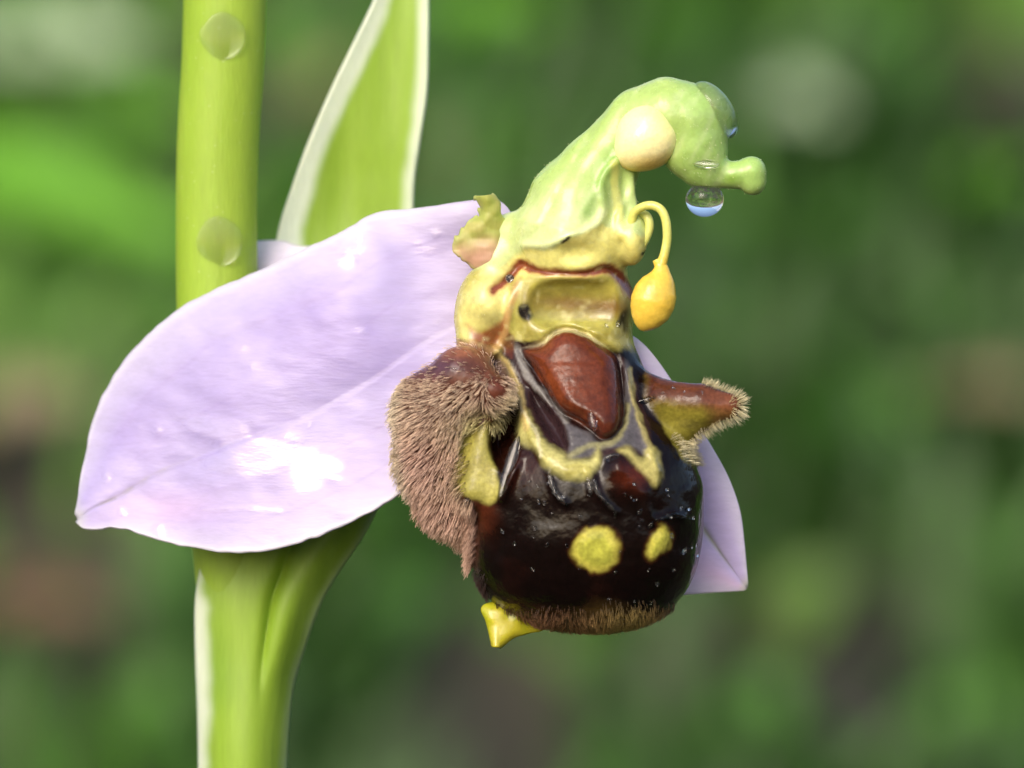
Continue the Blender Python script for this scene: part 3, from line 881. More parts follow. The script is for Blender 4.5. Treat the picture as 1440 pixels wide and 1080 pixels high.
def paint_body(P):
    u0, v0, t = P[:, 0], P[:, 1], P[:, 2]
    u = u0 + 2.5 * noise(u0, v0, t, 16) + 1.2 * noise(u0, v0, t + 50, 6)
    v = v0 + 2.5 * noise(u0, v0, t + 200, 16) + 1.2 * noise(u0, v0, t + 250, 6)
    n1 = noise(u0, v0, t, 40); n2 = noise(u0, v0, t + 500, 14); n3 = noise(u0, v0, t + 900, 6)
    front = sstep(0, 40, t)
    # ---- lip: near black maroon
    c = np.tile(lin(19, 8, 7), (len(P), 1))
    c = mixc(c, lin(34, 12, 8), sstep(.1, .8, n1) * .5)
    c = mixc(c, lin(58, 19, 9), np.exp(-((u - 740) / 30) ** 2 - ((v - 655) / 28) ** 2) * .8)
    c = mixc(c, lin(110, 40, 14), np.exp(-((u - 885) / 22) ** 2 - ((v - 668) / 18) ** 2) * .8)
    c = mixc(c, lin(104, 46, 22), np.exp(-((u - 680) / 16) ** 2 - ((v - 722) / 26) ** 2) * .9)
    # brown lower and left rim
    rim = sstep(840, 880, v + 10 * n1)
    c = mixc(c, lin(96, 58, 28), rim * .8)
    c = mixc(c, lin(132, 112, 44), rim * np.exp(-((u - 880) / 70) ** 2) * .8)
    # ---- throat and column base colours
    thr = sstep(500, 478, v - .0 * u)
    c = mixc(c, lin(198, 190, 86), thr)
    c = mixc(c, lin(140, 128, 40), thr * sstep(.1, .8, n2) * .35)
    cav = sstep(4, -14, poly_d(u, v, [(728, 402), (760, 392), (850, 392), (885, 410), (890, 470), (850, 482), (790, 462), (740, 484), (728, 450)])) * front
    c = mixc(c, lin(150, 136, 44), cav * .6)
    c = mixc(c, lin(196, 186, 74), np.exp(-((v - 404) / 8) ** 2) * sstep(735, 750, u) * sstep(885, 868, u) * .9)
    c = mixc(c, lin(122, 80, 26), np.exp(-((v - 428 - .12 * (u - 800)) / 11) ** 2) * np.exp(-((u - 805) / 52) ** 2) * .75)  # shadow across the middle of the mouth, put into the colour
    c = mixc(c, lin(120, 70, 24), np.exp(-((u - 858) / 26) ** 2 - ((v - 432) / 12) ** 2) * .7)
    c = mixc(c, lin(190, 186, 84), np.exp(-((v - 455 - .05 * (u - 800)) / 9) ** 2) * sstep(740, 752, u) * sstep(882, 865, u) * .8)
    for (x, y, r) in ((738, 440, 10), (882, 452, 12)):
        c = mixc(c, lin(22, 14, 12), sstep(r + 3, r - 3, np.hypot(u - x, (v - y) * .8)) * front)
    # pale shoulder left of the mouth
    sh = sstep(6, -10, poly_d(u, v, [(640, 440), (650, 410), (690, 388), (718, 400), (716, 440), (705, 470), (680, 462), (660, 480), (640, 470)]))
    c = mixc(c, lin(214, 206, 118), sh * .9)
    # rusty patches below the shoulder
    c = mixc(c, lin(150, 62, 30), sstep(6, -6, poly_d(u, v, [(656, 458), (676, 466), (702, 452), (712, 440), (708, 470), (694, 488), (668, 484)])) * .85)
    c = mixc(c, lin(104, 44, 22), sstep(4, -4, poly_d(u, v, [(712, 462), (722, 474), (722, 505), (710, 496), (706, 478)])) * .9)
    c = mixc(c, lin(205, 160, 96), sstep(8, 2, line_d(u, v, [(660, 486), (693, 494), (709, 470), (716, 436), (730, 396)])) * .7)
    # ---- left side lobe
    LL = poly_d(u, v, [(530, 560), (560, 520), (600, 492), (650, 480), (690, 492), (716, 528), (720, 570), (700, 596), (660, 610), (645, 650), (648, 690), (668, 710), (668, 790), (640, 815), (560, 760), (525, 640)])
    ml = sstep(6, -6, LL)
    c = mixc(c, lin(104, 60, 44), ml)
    c = mixc(c, lin(132, 84, 62), ml * sstep(0, .8, n2) * .5)
    c = mixc(c, lin(196, 160, 96), sstep(16, 0, np.abs(LL)) * sstep(620, 560, v + (u - 600) * .5) * ml * .7)
    c = mixc(c, lin(96, 62, 78), ml * np.exp(-((u - 622) / 34) ** 2 - ((v - 514 + (u - 622) * .2) / 20) ** 2) * .95)
    c = mixc(c, lin(170, 104, 70), ml * np.exp(-((u - 655) / 28) ** 2 - ((v - 496) / 10) ** 2) * .8)
    c = mixc(c, lin(112, 54, 36), ml * np.exp(-((u - 696) / 18) ** 2 - ((v - 548) / 18) ** 2) * .9)
    yw = sstep(5, -5, poly_d(u, v, YW))
    c = mixc(c, lin(178, 170, 72), yw)
    c = mixc(c, lin(122, 108, 40), yw * sstep(.0, .7, n2) * .5)
    c = mixc(c, lin(206, 198, 96), np.exp(-((u - 688) / 14) ** 2 - ((v - 682) / 22) ** 2) * yw * .95)
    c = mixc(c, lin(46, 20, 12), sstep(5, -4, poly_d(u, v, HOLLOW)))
    # ---- right side lobe
    rl = sstep(898, 912, u + .16 * (v - 560)) * sstep(470, 520, v) * sstep(650, 636, v - (u - 940) * .3) * sstep(0, 8, u - (902 + .62 * (v - 560)))
    c = mixc(c, lin(142, 132, 34), rl)
    c = mixc(c, lin(106, 58, 36), rl * sstep(8, -14, v - (566 + .16 * (u - 920))))
    c = mixc(c, lin(136, 78, 50), rl * sstep(980, 1010, u) * .7)
    c = mixc(c, lin(64, 26, 16), rl * sstep(940, 905, u) * .8)
    c = mixc(c, lin(178, 168, 60), rl * np.exp(-((u - 955) / 30) ** 2 - ((v - 598) / 12) ** 2) * .7)
    # ---- pattern round the basal field
    grey = [(791, 589), (816, 602), (849, 617), (873, 604), (876, 560), (876, 510), (884, 515), (889, 560), (896, 587), (909, 618), (908, 642), (898, 634), (882, 627), (851, 629), (833, 635), (824, 641), (798, 642)]
    side = sstep(2, -6, poly_d(u, v, [(718, 480), (745, 478), (870, 500), (900, 560), (916, 620), (900, 640), (840, 640), (800, 645), (760, 610), (738, 575), (722, 530)])) * front
    c = mixc(c, lin(58, 36, 36), side)
    c = mixc(c, lin(96, 92, 96), sstep(3, -4, poly_d(u, v, grey)) * front)
    c = mixc(c, lin(84, 78, 86), sstep(3, -5, poly_d(u, v, grey)) * front * sstep(0, .8, n2) * .6)
    c = mixc(c, lin(150, 146, 142), sstep(8, 2, line_d(u, v, [(727, 490), (736, 516), (751, 538), (775, 564), (795, 590)])) * .85)
    c = mixc(c, lin(160, 156, 104), sstep(7, 1, line_d(u, v, [(800, 640), (826, 625), (850, 624), (873, 606), (880, 570)])) * .75)
    c = mixc(c, lin(186, 172, 100), sstep(6, 1, line_d(u, v, [(884, 520), (890, 565), (900, 595), (912, 630), (922, 660)])) * .8)
    c = mixc(c, lin(58, 38, 42), sstep(4, -4, poly_d(u, v, SLOT)) * .9)
    yb = sstep(7, -6, poly_d(u, v, YB) + 2.5 + 1.5 * n3)
    c = mixc(c, lin(190, 184, 106), yb)
    c = mixc(c, lin(160, 150, 50), yb * sstep(.1, .8, n2) * .5)
    c = mixc(c, lin(200, 176, 104), sstep(8, 2, line_d(u, v, [(700, 496), (720, 528), (733, 566), (740, 600)])) * .9)
    c = mixc(c, lin(216, 208, 168), sstep(4, 1, line_d(u, v, [(727, 560), (742, 590), (756, 612), (758, 640)])) * .6)
    c = mixc(c, lin(188, 178, 96), sstep(6, -6, poly_d(u, v, YR) + 2 + 1.5 * n3))
    b = poly_d(u, v, BF)
    c = mixc(c, lin(34, 16, 14), sstep(8, 3, np.abs(b - 1)) * sstep(490, 515, v) * .85)
    bf = sstep(3, -3, b)
    c = mixc(c, lin(112, 50, 22), bf)
    c = mixc(c, lin(150, 70, 26), bf * np.exp(-((u - 775) / 26) ** 2 - ((v - 528) / 30) ** 2) * .8)
    c = mixc(c, lin(88, 38, 26), bf * (sstep(545, 610, v + .3 * (u - 840)) * .6 + sstep(.2, .8, n2) * .25))
    c = mixc(c, lin(214, 200, 150), sstep(5, 1, np.abs(b - 2)) * sstep(492, 478, v) * .8)
    # ---- spots
    spotm = np.maximum(yb, sstep(6, -6, poly_d(u, v, YR)))
    for s in (SPOT1, SPOT2):
        d = poly_d(u, v, s)
        d = d + 3 * n2 + 2 * n3
        c = mixc(c, lin(96, 46, 14), sstep(8, 0, d) * front * .5)
        c = mixc(c, lin(198, 190, 64), sstep(4, -5, d) * front)
        c = mixc(c, lin(178, 182, 52), sstep(-4, -16, d) * front * .7)
        spotm = np.maximum(spotm, sstep(4, -5, d) * front)
    # ---- column
    colm = sstep(352, 338, v0 + .10 * (u0 - 800) * 0)
    hood = sstep(398, 384, v + 12 * sstep(850, 890, u) * 0) * sstep(660, 690, u)
    c = mixc(c, lin(222, 216, 118), hood)
    c = mixc(c, lin(216, 210, 126), hood * sstep(740, 700, u) * .8)
    edge = poly_d(u, v, [(600, 90), (1100, 90), (1100, 300), (940, 300), (905, 335), (845, 318), (832, 324), (802, 337), (772, 350), (735, 352), (700, 380), (660, 380)], smooth=False)
    cm = sstep(4, -5, edge)
    c = mixc(c, lin(180, 204, 116), cm)
    c = mixc(c, lin(166, 196, 96), cm * sstep(300, 210, v + 14 * n1) * .8)
    c = mixc(c, lin(158, 194, 98), cm * sstep(930, 985, u))
    c = mixc(c, lin(204, 214, 146), cm * sstep(250, 330, v + 10 * n2) * .6)
    c = mixc(c, lin(126, 172, 52), cm * np.exp(-(line_d(u, v, [(868, 205), (848, 240), (840, 270), (825, 300)]) / 10) ** 2) * .7)
    c = mixc(c, lin(206, 204, 96), cm * sstep(9, 3, line_d(u, v, [(862, 232), (866, 280), (872, 330)])) * .7)
    c = mixc(c, lin(214, 222, 160), cm * sstep(10, 2, line_d(u, v, [(735, 346), (770, 346), (800, 333), (832, 322), (848, 300)])) * .6)
    c = mixc(c, lin(120, 160, 30), cm * np.exp(-((u - 1028) / 10) ** 2 - ((v - 252) / 8) ** 2) * .7)
    # red seam
    sw = np.interp(u, [690, 715, 735, 760, 800, 830, 850, 870, 895], [6, 5, 7, 4, 3.5, 4.5, 7, 7, 8])
    sd = line_d(u, v, SEAM)
    c = mixc(c, lin(170, 74, 34), sstep(sw + 5, sw - 2, sd) * .6)
    c = mixc(c, lin(126, 44, 20), sstep(sw + 1, sw - 3, sd) * .9)
    c = mixc(c, lin(40, 16, 12), sstep(6, 2, np.hypot(u - 717, v - 392)))
    for x, y in ((794, 341), (905, 357)):
        c = mixc(c, lin(48, 44, 20), sstep(4, 1.5, np.hypot((u - x) * .7 + (v - y) * .5, (v - y) + .3 * (u - x))))
    # ---- where water lies
    wet = .35 + 0 * u
    lipmask = sstep(500, 560, v0) * sstep(655, 690, u0) * (1 - ml) * (1 - rl)
    upper = sstep(700, 640, v0 + 14 * n1)
    wet = wet * (1 - lipmask) + lipmask * np.clip(.55 + .35 * upper + .8 * sstep(.45, .75, n2 + .6 * n3), 0, 1)
    wet = np.maximum(wet, bf * (.15 + .5 * sstep(540, 600, v) + .2 * sstep(0, .6, n2)))
    wet = np.maximum(wet, cav * .6)
    wet = np.maximum(wet, rl * .85)
    wet = np.where(rim > .3, wet * (1 - rim), wet)
    wet = wet * (1 - ml) + ml * (.15 + .7 * np.exp(-((u - 640) / 60) ** 2 - ((v - 515) / 18) ** 2))
    wet = wet * (1 - cm) + cm * .3
    along = (u0 - 800) * .47 - (v0 - 340) * .88; perp = (u0 - 800) * .88 + (v0 - 340) * .47
    st = noise(perp, along * .13, t * .8, 8) + .6 * noise(perp, along * .2, t + 40, 18)
    c = mixc(c, lin(150, 186, 84), cm * sstep(.1, 1.0, st) * .30)
    c = mixc(c, lin(222, 226, 180), cm * sstep(.1, 1.0, -st) * .20)
    tm = np.clip(hood + sh + thr, 0, 1) * (1 - cm) * (1 - bf)
    n4 = noise(u0, v0, t + 1300, 9)
    c = mixc(c, lin(128, 112, 36), tm * sstep(.15, .8, n4 + .3 * n2) * .10)
    c = mixc(c, lin(226, 220, 150), tm * sstep(.25, .9, -n4 + .3 * n3) * .40)
    c = mixc(c, lin(62, 24, 16), bf * sstep(.2, .8, n4) * .35)
    c = mixc(c, lin(150, 72, 30), bf * sstep(.3, .9, -n4) * .25)
    c = c * (1 + (.14 * n2 + .12 * n3) * (1 - .7 * cm))[:, None]
    grey_ = c.mean(1, keepdims=True)
    c = c * .90 + grey_ * .10
    c = c * (.68 + .26 * np.maximum(cm, np.maximum(hood, np.maximum(sh, np.maximum(.4 * thr, .55 * spotm)))))[:, None]
    return c, np.clip(wet, 0, 1), dict(ll=LL, rl=rl, bf=b, edge=edge, yw=yw)

BC, BWET, ZONE = paint_body(BV)
s1, s2 = poly_d(BV[:, 0], BV[:, 1], SPOT1), poly_d(BV[:, 0], BV[:, 1], SPOT2)
fr = BV[:, 2] > 20
cls = np.zeros(len(BV), int)                                   # 0 lip
cls[(BV[:, 1] < 486) & (BV[:, 0] > 600)] = 1                   # throat
cls[(ZONE['edge'] < 0)] = 2                                    # column
cls[(ZONE['ll'] < 3) | (ZONE['yw'] > .5)] = 3                  # left side lobe
cls[(ZONE['rl'] > .5) & (BV[:, 0] > 905)] = 4                  # right side lobe
cls[(ZONE['bf'] < 3) & fr] = 5
cls[(s1 < 5) & fr] = 6
cls[(s2 < 5) & fr] = 7
FC = cls[BQ[:, 0]]

def body_part(name, k, material, parent):
    q = BQ[FC == k]
    used, inv = np.unique(q, return_inverse=True)
    return make(name, BW[used], inv.reshape(-1, 4), material, parent, BC[used], BWET[used], BN[used])

lip = body_part('lip', 0, M_LIP, orchid)
throat = body_part('throat', 1, M_FLESH, orchid)
column = body_part('column', 2, M_FLESH, orchid)
lobe_l = body_part('side_lobe', 3, M_LIP, orchid)
lobe_r = body_part('side_lobe', 4, M_LIP, orchid)
body_part('basal_field', 5, M_LIP, lip)
body_part('yellow_spot', 6, M_LIP, lip)
body_part('yellow_spot', 7, M_LIP, lip)

# ---------------------------------------------------------------- hairs
def hairs(name, idx, n, length, dirf, rootc, tipc, parent, rad=(1.0, .25), curl=.35, seed=1, lift=.85, lay=1.0):
    """separate strands standing on the body's surface, joined because nobody could count them"""
    r = np.random.default_rng(seed)
    i = r.choice(idx, n)
    p = BV[i] + r.normal(0, .8, (n, 3))
    nw = BN[i]; nn = np.stack([nw[:, 0], -nw[:, 2], -nw[:, 1]], 1)       # normal in drawing axes
    comb = dirf(p)
    comb = comb - nn * (comb * nn).sum(1, keepdims=True)
    comb /= np.linalg.norm(comb, axis=1, keepdims=True) + 1e-6
    L_ = length(p) * r.uniform(.65, 1.25, n)
    jit = r.normal(0, .22, (n, 3))
    seg = 4
    rings = []
    ang = np.arange(3) * 2 * math.pi / 3
    e = np.cross(nn, comb); e /= np.linalg.norm(e, axis=1, keepdims=True) + 1e-6
    clump = np.stack([noise(p[:, 0], p[:, 1], p[:, 2] + 33 * k, 9) for k in range(3)], 1)
    for s in range(seg + 1):
        f = s / seg
        d = nn * (lift * f - .22 * f * f * (1 + curl)) + comb * (.45 * f + .50 * f * f) * lay + jit * f * .38 + clump * f * f * .14
        q = p - nn * 1.0 + d * L_[:, None]
        rr = (rad[0] * (1 - f) + rad[1] * f) * r.uniform(.8, 1.2, n)
        rings.append(q[:, None] + rr[:, None, None] * (np.cos(ang)[None, :, None] * e[:, None] + np.sin(ang)[None, :, None] * nn[:, None]))
    R = np.stack(rings, 1)                                            # n, seg+1, 3, 3
    V = R.reshape(-1, 3)
    base = (np.arange(n) * (seg + 1) * 3)[:, None, None]
    s_, a_ = np.meshgrid(np.arange(seg), np.arange(3), indexing='ij')
    q = np.stack([s_ * 3 + a_, s_ * 3 + (a_ + 1) % 3, (s_ + 1) * 3 + (a_ + 1) % 3, (s_ + 1) * 3 + a_], -1).reshape(1, -1, 4) + base
    f = np.linspace(0, 1, seg + 1)[None, :, None, None]
    c0, c1 = rootc(p)[:, None, None], tipc(p)[:, None, None]
    c = (c0 * (1 - f) + c1 * f) * r.uniform(.8, 1.2, n)[:, None, None, None] * np.ones((1, 1, 3, 1))
    o = make(name, to_world(V), q.reshape(-1, 4), M_HAIR, parent, c.reshape(-1, 3))
    o['kind'] = 'stuff'
    return o

ii = np.arange(len(BV))
u_, v_, t_ = BV.T
front_ = BN[:, 1] < .75
tipL = np.array([700, 545, 90.])
def comb_left(p):
    d = p - np.array([712, 520, 110.])
    d = d / (np.linalg.norm(d, axis=1, keepdims=True) + 1e-6)
    d[:, 0] -= .25; d[:, 1] += .1 + .25 * sstep(600, 760, p[:, 1])
    near = sstep(40, 14, np.hypot(p[:, 0] - 706, p[:, 1] - 556))[:, None]
    return d * (1 - near) + near * np.array([.7, .35, .2])
hm = ((ZONE['ll'] < 0) | ((ZONE['yw'] > .3) & (u_ < 666 - .1 * (v_ - 600)) & (rng.random(len(BV)) < .3))) & front_ & (v_ > 505 - .12 * (u_ - 600))
hm &= rng.random(len(BV)) < sstep(0, 24, v_ - (524 - .02 * (u_ - 600)) + 8 * noise(u_, v_, t_, 14))
hm &= ~((np.hypot((u_ - 698) / 12, (v_ - 546) / 10) < 1))
def rc_left(p):
    c = np.tile(lin(112, 68, 58), (len(p), 1))
    c = mixc(c, lin(128, 120, 52), sstep(-40, 0, p[:, 0] - 640) * sstep(570, 600, p[:, 1]) * sstep(715, 675, p[:, 1]) * .8)
    return c
def tc_left(p):
    c = np.tile(lin(220, 184, 164), (len(p), 1))
    c = mixc(c, lin(226, 204, 172), sstep(640, 560, p[:, 1]) * .7)
    c = mixc(c, lin(236, 224, 192), sstep(30, 8, p[:, 0] - 552 - .12 * np.maximum(p[:, 1] - 600, 0)) * .8)
    c = mixc(c, lin(206, 200, 136), sstep(640, 668, p[:, 0]) * sstep(560, 590, p[:, 1]) * sstep(715, 675, p[:, 1]) * .8)
    c = mixc(c, lin(232, 214, 176), sstep(24, 8, np.hypot(p[:, 0] - 712, p[:, 1] - 560)) * .9)
    return c
hairs('hair', ii[hm], 11000, lambda p: np.interp(np.hypot(p[:, 0] - 706, p[:, 1] - 550), [0, 18, 60, 200], [12, 15, 19, 18]) * (.35 + .65 * sstep(522, 590, p[:, 1] + .3 * np.maximum(p[:, 0] - 600, 0))), comb_left, rc_left, tc_left, lobe_l, rad=(.68, .25), seed=3, lift=1.0, lay=.72)

tipR = np.hypot((u_ - 1026) / 1.4, v_ - 572)
hr = (cls == 4) & (BN[:, 1] > -.55) & ((u_ > 1016) | (v_ > 585) | (u_ > 985)) & (u_ > 940)
hr |= (cls == 4) & (u_ > 1022) & (rng.random(len(BV)) < .6)
hairs('hair', ii[hr], 3000, lambda p: np.interp(p[:, 0], [930, 990, 1040], [9, 11, 13]), lambda p: np.stack([.6 + 0 * p[:, 0], .3 * np.sign(p[:, 1] - 570), 0 * p[:, 0] + .1], 1),
      lambda p: np.tile(lin(196, 182, 130), (len(p), 1)), lambda p: np.tile(lin(236, 226, 190), (len(p), 1)), lobe_r, rad=(.6, .25), curl=-.8, seed=4, lift=1.05, lay=.22)

edge_low = np.maximum(sstep(838, 892, v_ + 10 * np.exp(-((u_ - 890) / 50) ** 2)), sstep(694, 668, u_) * sstep(790, 830, v_)) * (cls == 0) * (u_ > 660)
hl = edge_low > rng.random(len(BV)) * 1.0 + .05
def rc_low(p):
    c = np.tile(lin(58, 30, 20), (len(p), 1))
    c = mixc(c, lin(104, 82, 40), np.exp(-((p[:, 0] - 885) / 60) ** 2))
    return mixc(c, lin(30, 14, 11), sstep(876, 846, p[:, 1] + .05 * np.abs(p[:, 0] - 885)))
def tc_low(p):
    c = np.tile(lin(156, 114, 84), (len(p), 1))
    c = mixc(c, lin(180, 156, 96), np.exp(-((p[:, 0] - 885) / 60) ** 2))
    return mixc(c, lin(48, 24, 17), sstep(872, 838, p[:, 1] + 8 * np.exp(-((p[:, 0] - 885) / 60) ** 2)))
hairs('hair', ii[hl], 6500, lambda p: 8 + 0 * p[:, 0], lambda p: np.stack([(p[:, 0] - 825) / 300, 1 + 0 * p[:, 0], .1 + 0 * p[:, 0]], 1), rc_low, tc_low, lip, rad=(.6, .25), curl=-.2, seed=5)

# velvety bloom of the column and the shoulder
fz = ((cls == 2) | ((cls == 1) & (u_ < 682))) & front_
hairs('fuzz', ii[fz], 1500, lambda p: 1.8 + 0 * p[:, 0], lambda p: np.stack([.2 + 0 * p[:, 0], .4 + 0 * p[:, 0], 0 * p[:, 0]], 1),
      lambda p: np.tile(lin(196, 206, 140), (len(p), 1)), lambda p: np.tile(lin(224, 228, 190), (len(p), 1)), column, rad=(.45, .2), curl=-.6, seed=9)
# scattered short hairs on the bare purple shoulder of the lobe
sh_ = (ZONE['ll'] < 0) & front_ & (v_ < 545)
hairs('hair', ii[sh_], 260, lambda p: 9 + 0 * p[:, 0], comb_left, rc_left, tc_left, lobe_l, rad=(.7, .3), seed=12)

# ---------------------------------------------------------------- lip tip, pollen sac, pollinium
def appendage():
    U = [(715, 845), (680, 853), (685, 870), (690, 888), (694, 908)]
    M = [(735, 850), (712, 868), (702, 886), (699, 898), (698, 909)]
    Lo = [(790, 850), (768, 882), (745, 888), (722, 894), (702, 909)]
    P, s, w = leafy(U, M, Lo, 40, 31)
    u, v = P[..., 0], P[..., 1]
    t = 2 + 12 * (1 - w * w) + 16 * s + 2 * noise(u, v, 0 * u, 14)
    P = np.concatenate([P, t[..., None]], -1)
    col = np.tile(lin(176, 168, 44), u.shape + (1,))
    col = mixc(col, lin(164, 166, 34), sstep(-.2, .7, noise(u, v, 0 * u, 18)))
    return sheet('tip_appendage', P, 7, M_FLESH, lip, col, 0 * u + .4)
appendage()

def sac_col(V):
    c = np.tile(lin(244, 232, 172), (len(V), 1))
    c = mixc(c, lin(236, 200, 112), sstep(216, 238, V[:, 1] + .2 * (V[:, 0] - 908)))
    c = mixc(c, lin(206, 214, 134), sstep(-5, 60, (V[:, 0] - 911) - (V[:, 1] - 191)))
    return mixc(c, lin(236, 222, 156), sstep(0, .8, noise(V[:, 0], V[:, 1], V[:, 2], 22)) * .6)
blob('pollen_sac', (912, 190, 36), (46, 60, 50), M_POLLEN, column, rot=math.radians(45), colf=sac_col, face=(.22, -.2, .95),
     shape=lambda V: V * (1 + .05 * noise(V[:, 0], V[:, 1], V[:, 2], .8))[:, None])

def yel(V):
    c = np.tile(lin(222, 188, 74), (len(V), 1))
    c = mixc(c, lin(204, 160, 44), sstep(.1, .8, noise(V[:, 0], V[:, 1], V[:, 2], 24)) * .5)
    return mixc(c, lin(206, 206, 110), sstep(376, 350, V[:, 1]))
poll = tube('pollinium', spline([(922, 366, 82), (927, 378, 82), (926, 392, 82), (920, 412, 83), (914, 432, 83), (907, 450, 83), (903, 460, 83), (901, 466, 83)], 40),
     np.interp(np.linspace(0, 1, 40), [0, .08, .18, .3, .45, .6, .75, .88, .96, 1], [7, 8, 13, 23, 30, 31.5, 28, 20, 11, 3]), M_POLLEN, orchid, yel, n=36, flat=.85)
tube('caudicle', spline([(886, 322, 58), (890, 303, 64), (900, 294, 70), (914, 291, 76), (927, 297, 80), (934, 312, 82), (936, 335, 82), (933, 356, 82), (928, 374, 82), (926, 388, 82)], 48),
     np.interp(np.linspace(0, 1, 48), [0, .1, .5, .8, 1], [8, 6, 6.2, 6.4, 8]), M_POLLEN, poll, yel, n=16)
tube('membrane', spline([(898, 302, 48), (908, 306, 54), (912, 318, 56), (909, 332, 55), (903, 345, 52), (897, 356, 48), (892, 366, 44)], 30),
     np.interp(np.linspace(0, 1, 30), [0, .5, 1], [7, 6, 5]), M_FLESH, column, lambda V: np.tile(lin(206, 210, 120), (len(V), 1)), n=14)

# ---------------------------------------------------------------- water drops
wob = lambda V: V * np.stack([1 + .10 * noise(V[:, 0], V[:, 1], V[:, 2] + 3, .9) - .10 * (V[:, 1] < 0) * V[:, 1] ** 2, 1 + .08 * noise(V[:, 0], V[:, 1], V[:, 2], .8), 1 + .25 * V[:, 1]], 1)
d = blob('water_drop', (990, 281, 32), (27, 25, 27), M_WATER, shape=lambda V: V * np.stack([1 - .0 * V[:, 1], np.where(V[:, 1] < 0, .9, 1.0), 1 + 0 * V[:, 1]], 1))
tag(d, 'round clear water drop hanging under the hooked green beak', 'water drop')
d = blob('water_drop', (1004, 156, 30), (25, 46, 36), M_WATER, rot=math.radians(-35))
tag(d, 'clear water drop clinging to the crown of the green column', 'water drop')
d = blob('water_drop', (990, 233, 70.5), (20, 6, 2.6), M_WATER, rot=math.radians(4), face=(-.17, -.28, .94))
tag(d, 'small flat water bead in the crease above the green beak', 'water drop')
d = blob('water_drop', (302, 334, -155), (33, 36, 2.2), M_WATER, rot=math.radians(-15), shape=wob)
tag(d, 'flat water drop on the green stem just above the lilac sepal', 'water drop')
d = blob('water_drop', (307, 40, -155), (33, 34, 2.2), M_WATER, shape=wob)
tag(d, 'flat water drop high on the green stem beside the bract', 'water drop')
d = blob('water_drop', (464, 741, -48), (9, 6, 8), M_WATER, rot=math.radians(-25))
tag(d, 'tiny water bead on the lower edge of the lilac sepal', 'water drop')
for (x, y, r, lab) in ((717, 392, 6, 'tiny water bead on the red seam left of the throat'), (657, 704, 7, 'tiny water bead between the hairy lobe and the dark lip')):
    k = np.argmax(np.where(np.hypot(BV[:, 0] - x, BV[:, 1] - y) < 4, BV[:, 2], -1e3))
    d = blob('water_drop', (x, y, BV[k, 2] + 1), (r, r, r * .8), M_WATER, n=20)
    tag(d, lab, 'water drop')

def surf(x, y):
    m = np.hypot(BV[:, 0] - x, BV[:, 1] - y) < 3.5
    k = np.argmax(np.where(m, BV[:, 2], -1e3))
    nw = BN[k]
    return BV[k, 2], np.array([nw[0], -nw[2], -nw[1]])
t0, _ = surf(716, 655)  # water film added and leaned to mirror the sun as a white streak
d = blob('water_drop', (716, 655, t0 + 1), (8, 46, 3), M_WATER, rot=math.radians(14), face=(-.17, -.26, .95))
tag(d, 'long highlight streak of added water between the yellow wall and the dark lip', 'water drop')
t0, _ = surf(832, 588)  # water added and leaned to put a highlight on the shield
d = blob('water_drop', (831, 588, t0), (6, 17, 3), M_WATER, rot=math.radians(-14), face=(-.17, -.26, .95), n=24)
tag(d, 'short added water highlight near the lower point of the chestnut shield', 'water drop')
t0, _ = surf(860, 640)  # water added to supply the glint on the boss
d = blob('water_drop', (857, 641, t0), (11, 5, 4), M_WATER, rot=math.radians(-18), n=24)
tag(d, 'added water highlight on the dark boss under the chestnut shield', 'water drop')
t0, _ = surf(905, 556)
d = blob('water_drop', (908, 562, t0 + 4), (18, 4, 4), M_WATER, rot=math.radians(-14), n=24)
tag(d, 'water streak at the root of the brown horn beside the lip', 'water drop')

for pts, lab in [([(771, 664), (777, 684), (786, 698), (795, 706)], 'thin water trickle added as highlight below the yellow crescent on the dark lip'),
                 ([(833, 670), (839, 690), (852, 705), (865, 717)], 'thin water trickle added as highlight beside the dark boss on the lip'),
                 ([(824, 668), (827, 680), (829, 692)], 'short water trickle added as highlight where the yellow crescent meets the dark boss'),
                 ([(925, 727), (943, 721), (962, 725)], 'thin water trickle added as highlight above the small yellow spot')]:
    p = spline(pts, 16)  # water tubes added to give the lip's ridges their highlights
    p = np.array([[x, y, surf(x, y)[0] + .5] for x, y in p])
    p[:, 2] = np.convolve(np.r_[p[:1, 2], p[:, 2], p[-1:, 2]], [.25, .5, .25], 'valid')
    d = tube('water_drop', p, 3.4 * np.sin(np.linspace(.25, math.pi - .25, 16)) ** .5 * (1 + .25 * np.sin(np.arange(16) * 1.7)), M_WATER, None, n=14)
    tag(d, lab, 'water drop')

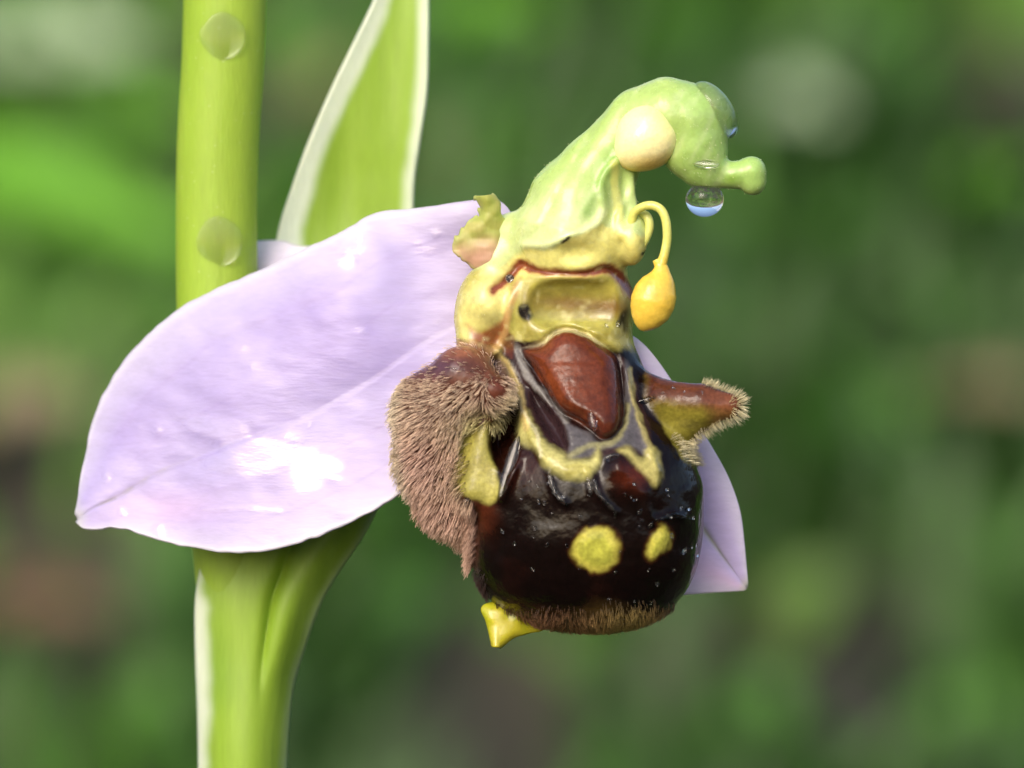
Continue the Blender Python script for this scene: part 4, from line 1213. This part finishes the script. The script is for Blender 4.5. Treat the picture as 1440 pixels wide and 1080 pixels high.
# fine droplets added over the lip to make its small sparkles
def dew():
    r = np.random.default_rng(21)
    th = np.linspace(0, math.pi, 8)[1:-1]; ph = np.linspace(0, 2 * math.pi, 10, endpoint=False)
    T, Fi = np.meshgrid(th, ph, indexing='ij')
    base = np.vstack([np.stack([np.sin(T) * np.cos(Fi), np.sin(T) * np.sin(Fi), np.cos(T)], -1).reshape(-1, 3), [[0, 0, 1], [0, 0, -1]]])
    m, k = T.shape
    I = np.arange(m * k).reshape(m, k); nx = np.roll(I, -1, 1)
    fc = [list(f) for f in np.stack([I[:-1], I[1:], nx[1:], nx[:-1]], -1).reshape(-1, 4)] + [[m * k, I[0, j], nx[0, j]] for j in range(k)] + [[m * k + 1, nx[-1, j], I[-1, j]] for j in range(k)]
    spots = [(733, 699), (757, 702), (765, 704), (776, 719), (795, 706), (814, 722), (826, 694), (829, 682), (813, 726), (862, 722), (884, 696), (890, 700), (935, 686), (937, 694), (955, 712), (967, 714),
             (940, 724), (896, 737), (912, 735), (750, 752), (768, 762), (796, 763), (873, 755), (706, 744), (863, 800), (910, 797), (945, 798), (922, 818), (960, 772), (978, 765), (980, 780), (855, 838), (890, 842),
             (914, 845), (780, 690), (770, 676), (850, 704), (640, 519), (652, 520), (664, 522), (945, 545), (960, 550), (930, 552), (985, 551), (868, 455), (852, 458)]
    spots += [(x, y) for x, y in zip(r.uniform(690, 985, 20), r.uniform(640, 840, 20)) if np.hypot((x - 830) / 150, (y - 720) / 150) < 1]
    VV, FF = [], []
    for x, y in spots:
        t, n = surf(x, y)
        if t < -200: continue
        a = r.uniform(1.2, 2.7); b = a * r.uniform(1.0, 2.6); g = r.uniform(0, math.pi)
        e1 = np.cross(n, [0, 1, .01]); e1 /= np.linalg.norm(e1); e2 = np.cross(n, e1)
        x1, x2 = e1 * math.cos(g) + e2 * math.sin(g), -e1 * math.sin(g) + e2 * math.cos(g)
        V = np.array([x, y, t]) + base[:, :1] * b * x1 + base[:, 1:2] * a * x2 + base[:, 2:] * a * .8 * n
        o = sum(len(q) for q in VV)
        VV.append(V); FF += [[i + o for i in f] for f in fc]
    o = make('dew', to_world(np.vstack(VV)), FF, M_WATER)
    fix(o)
    tag(o, 'fine spray of tiny droplets added as sparkles over the dark lip', 'dew', kind='stuff')
dew()
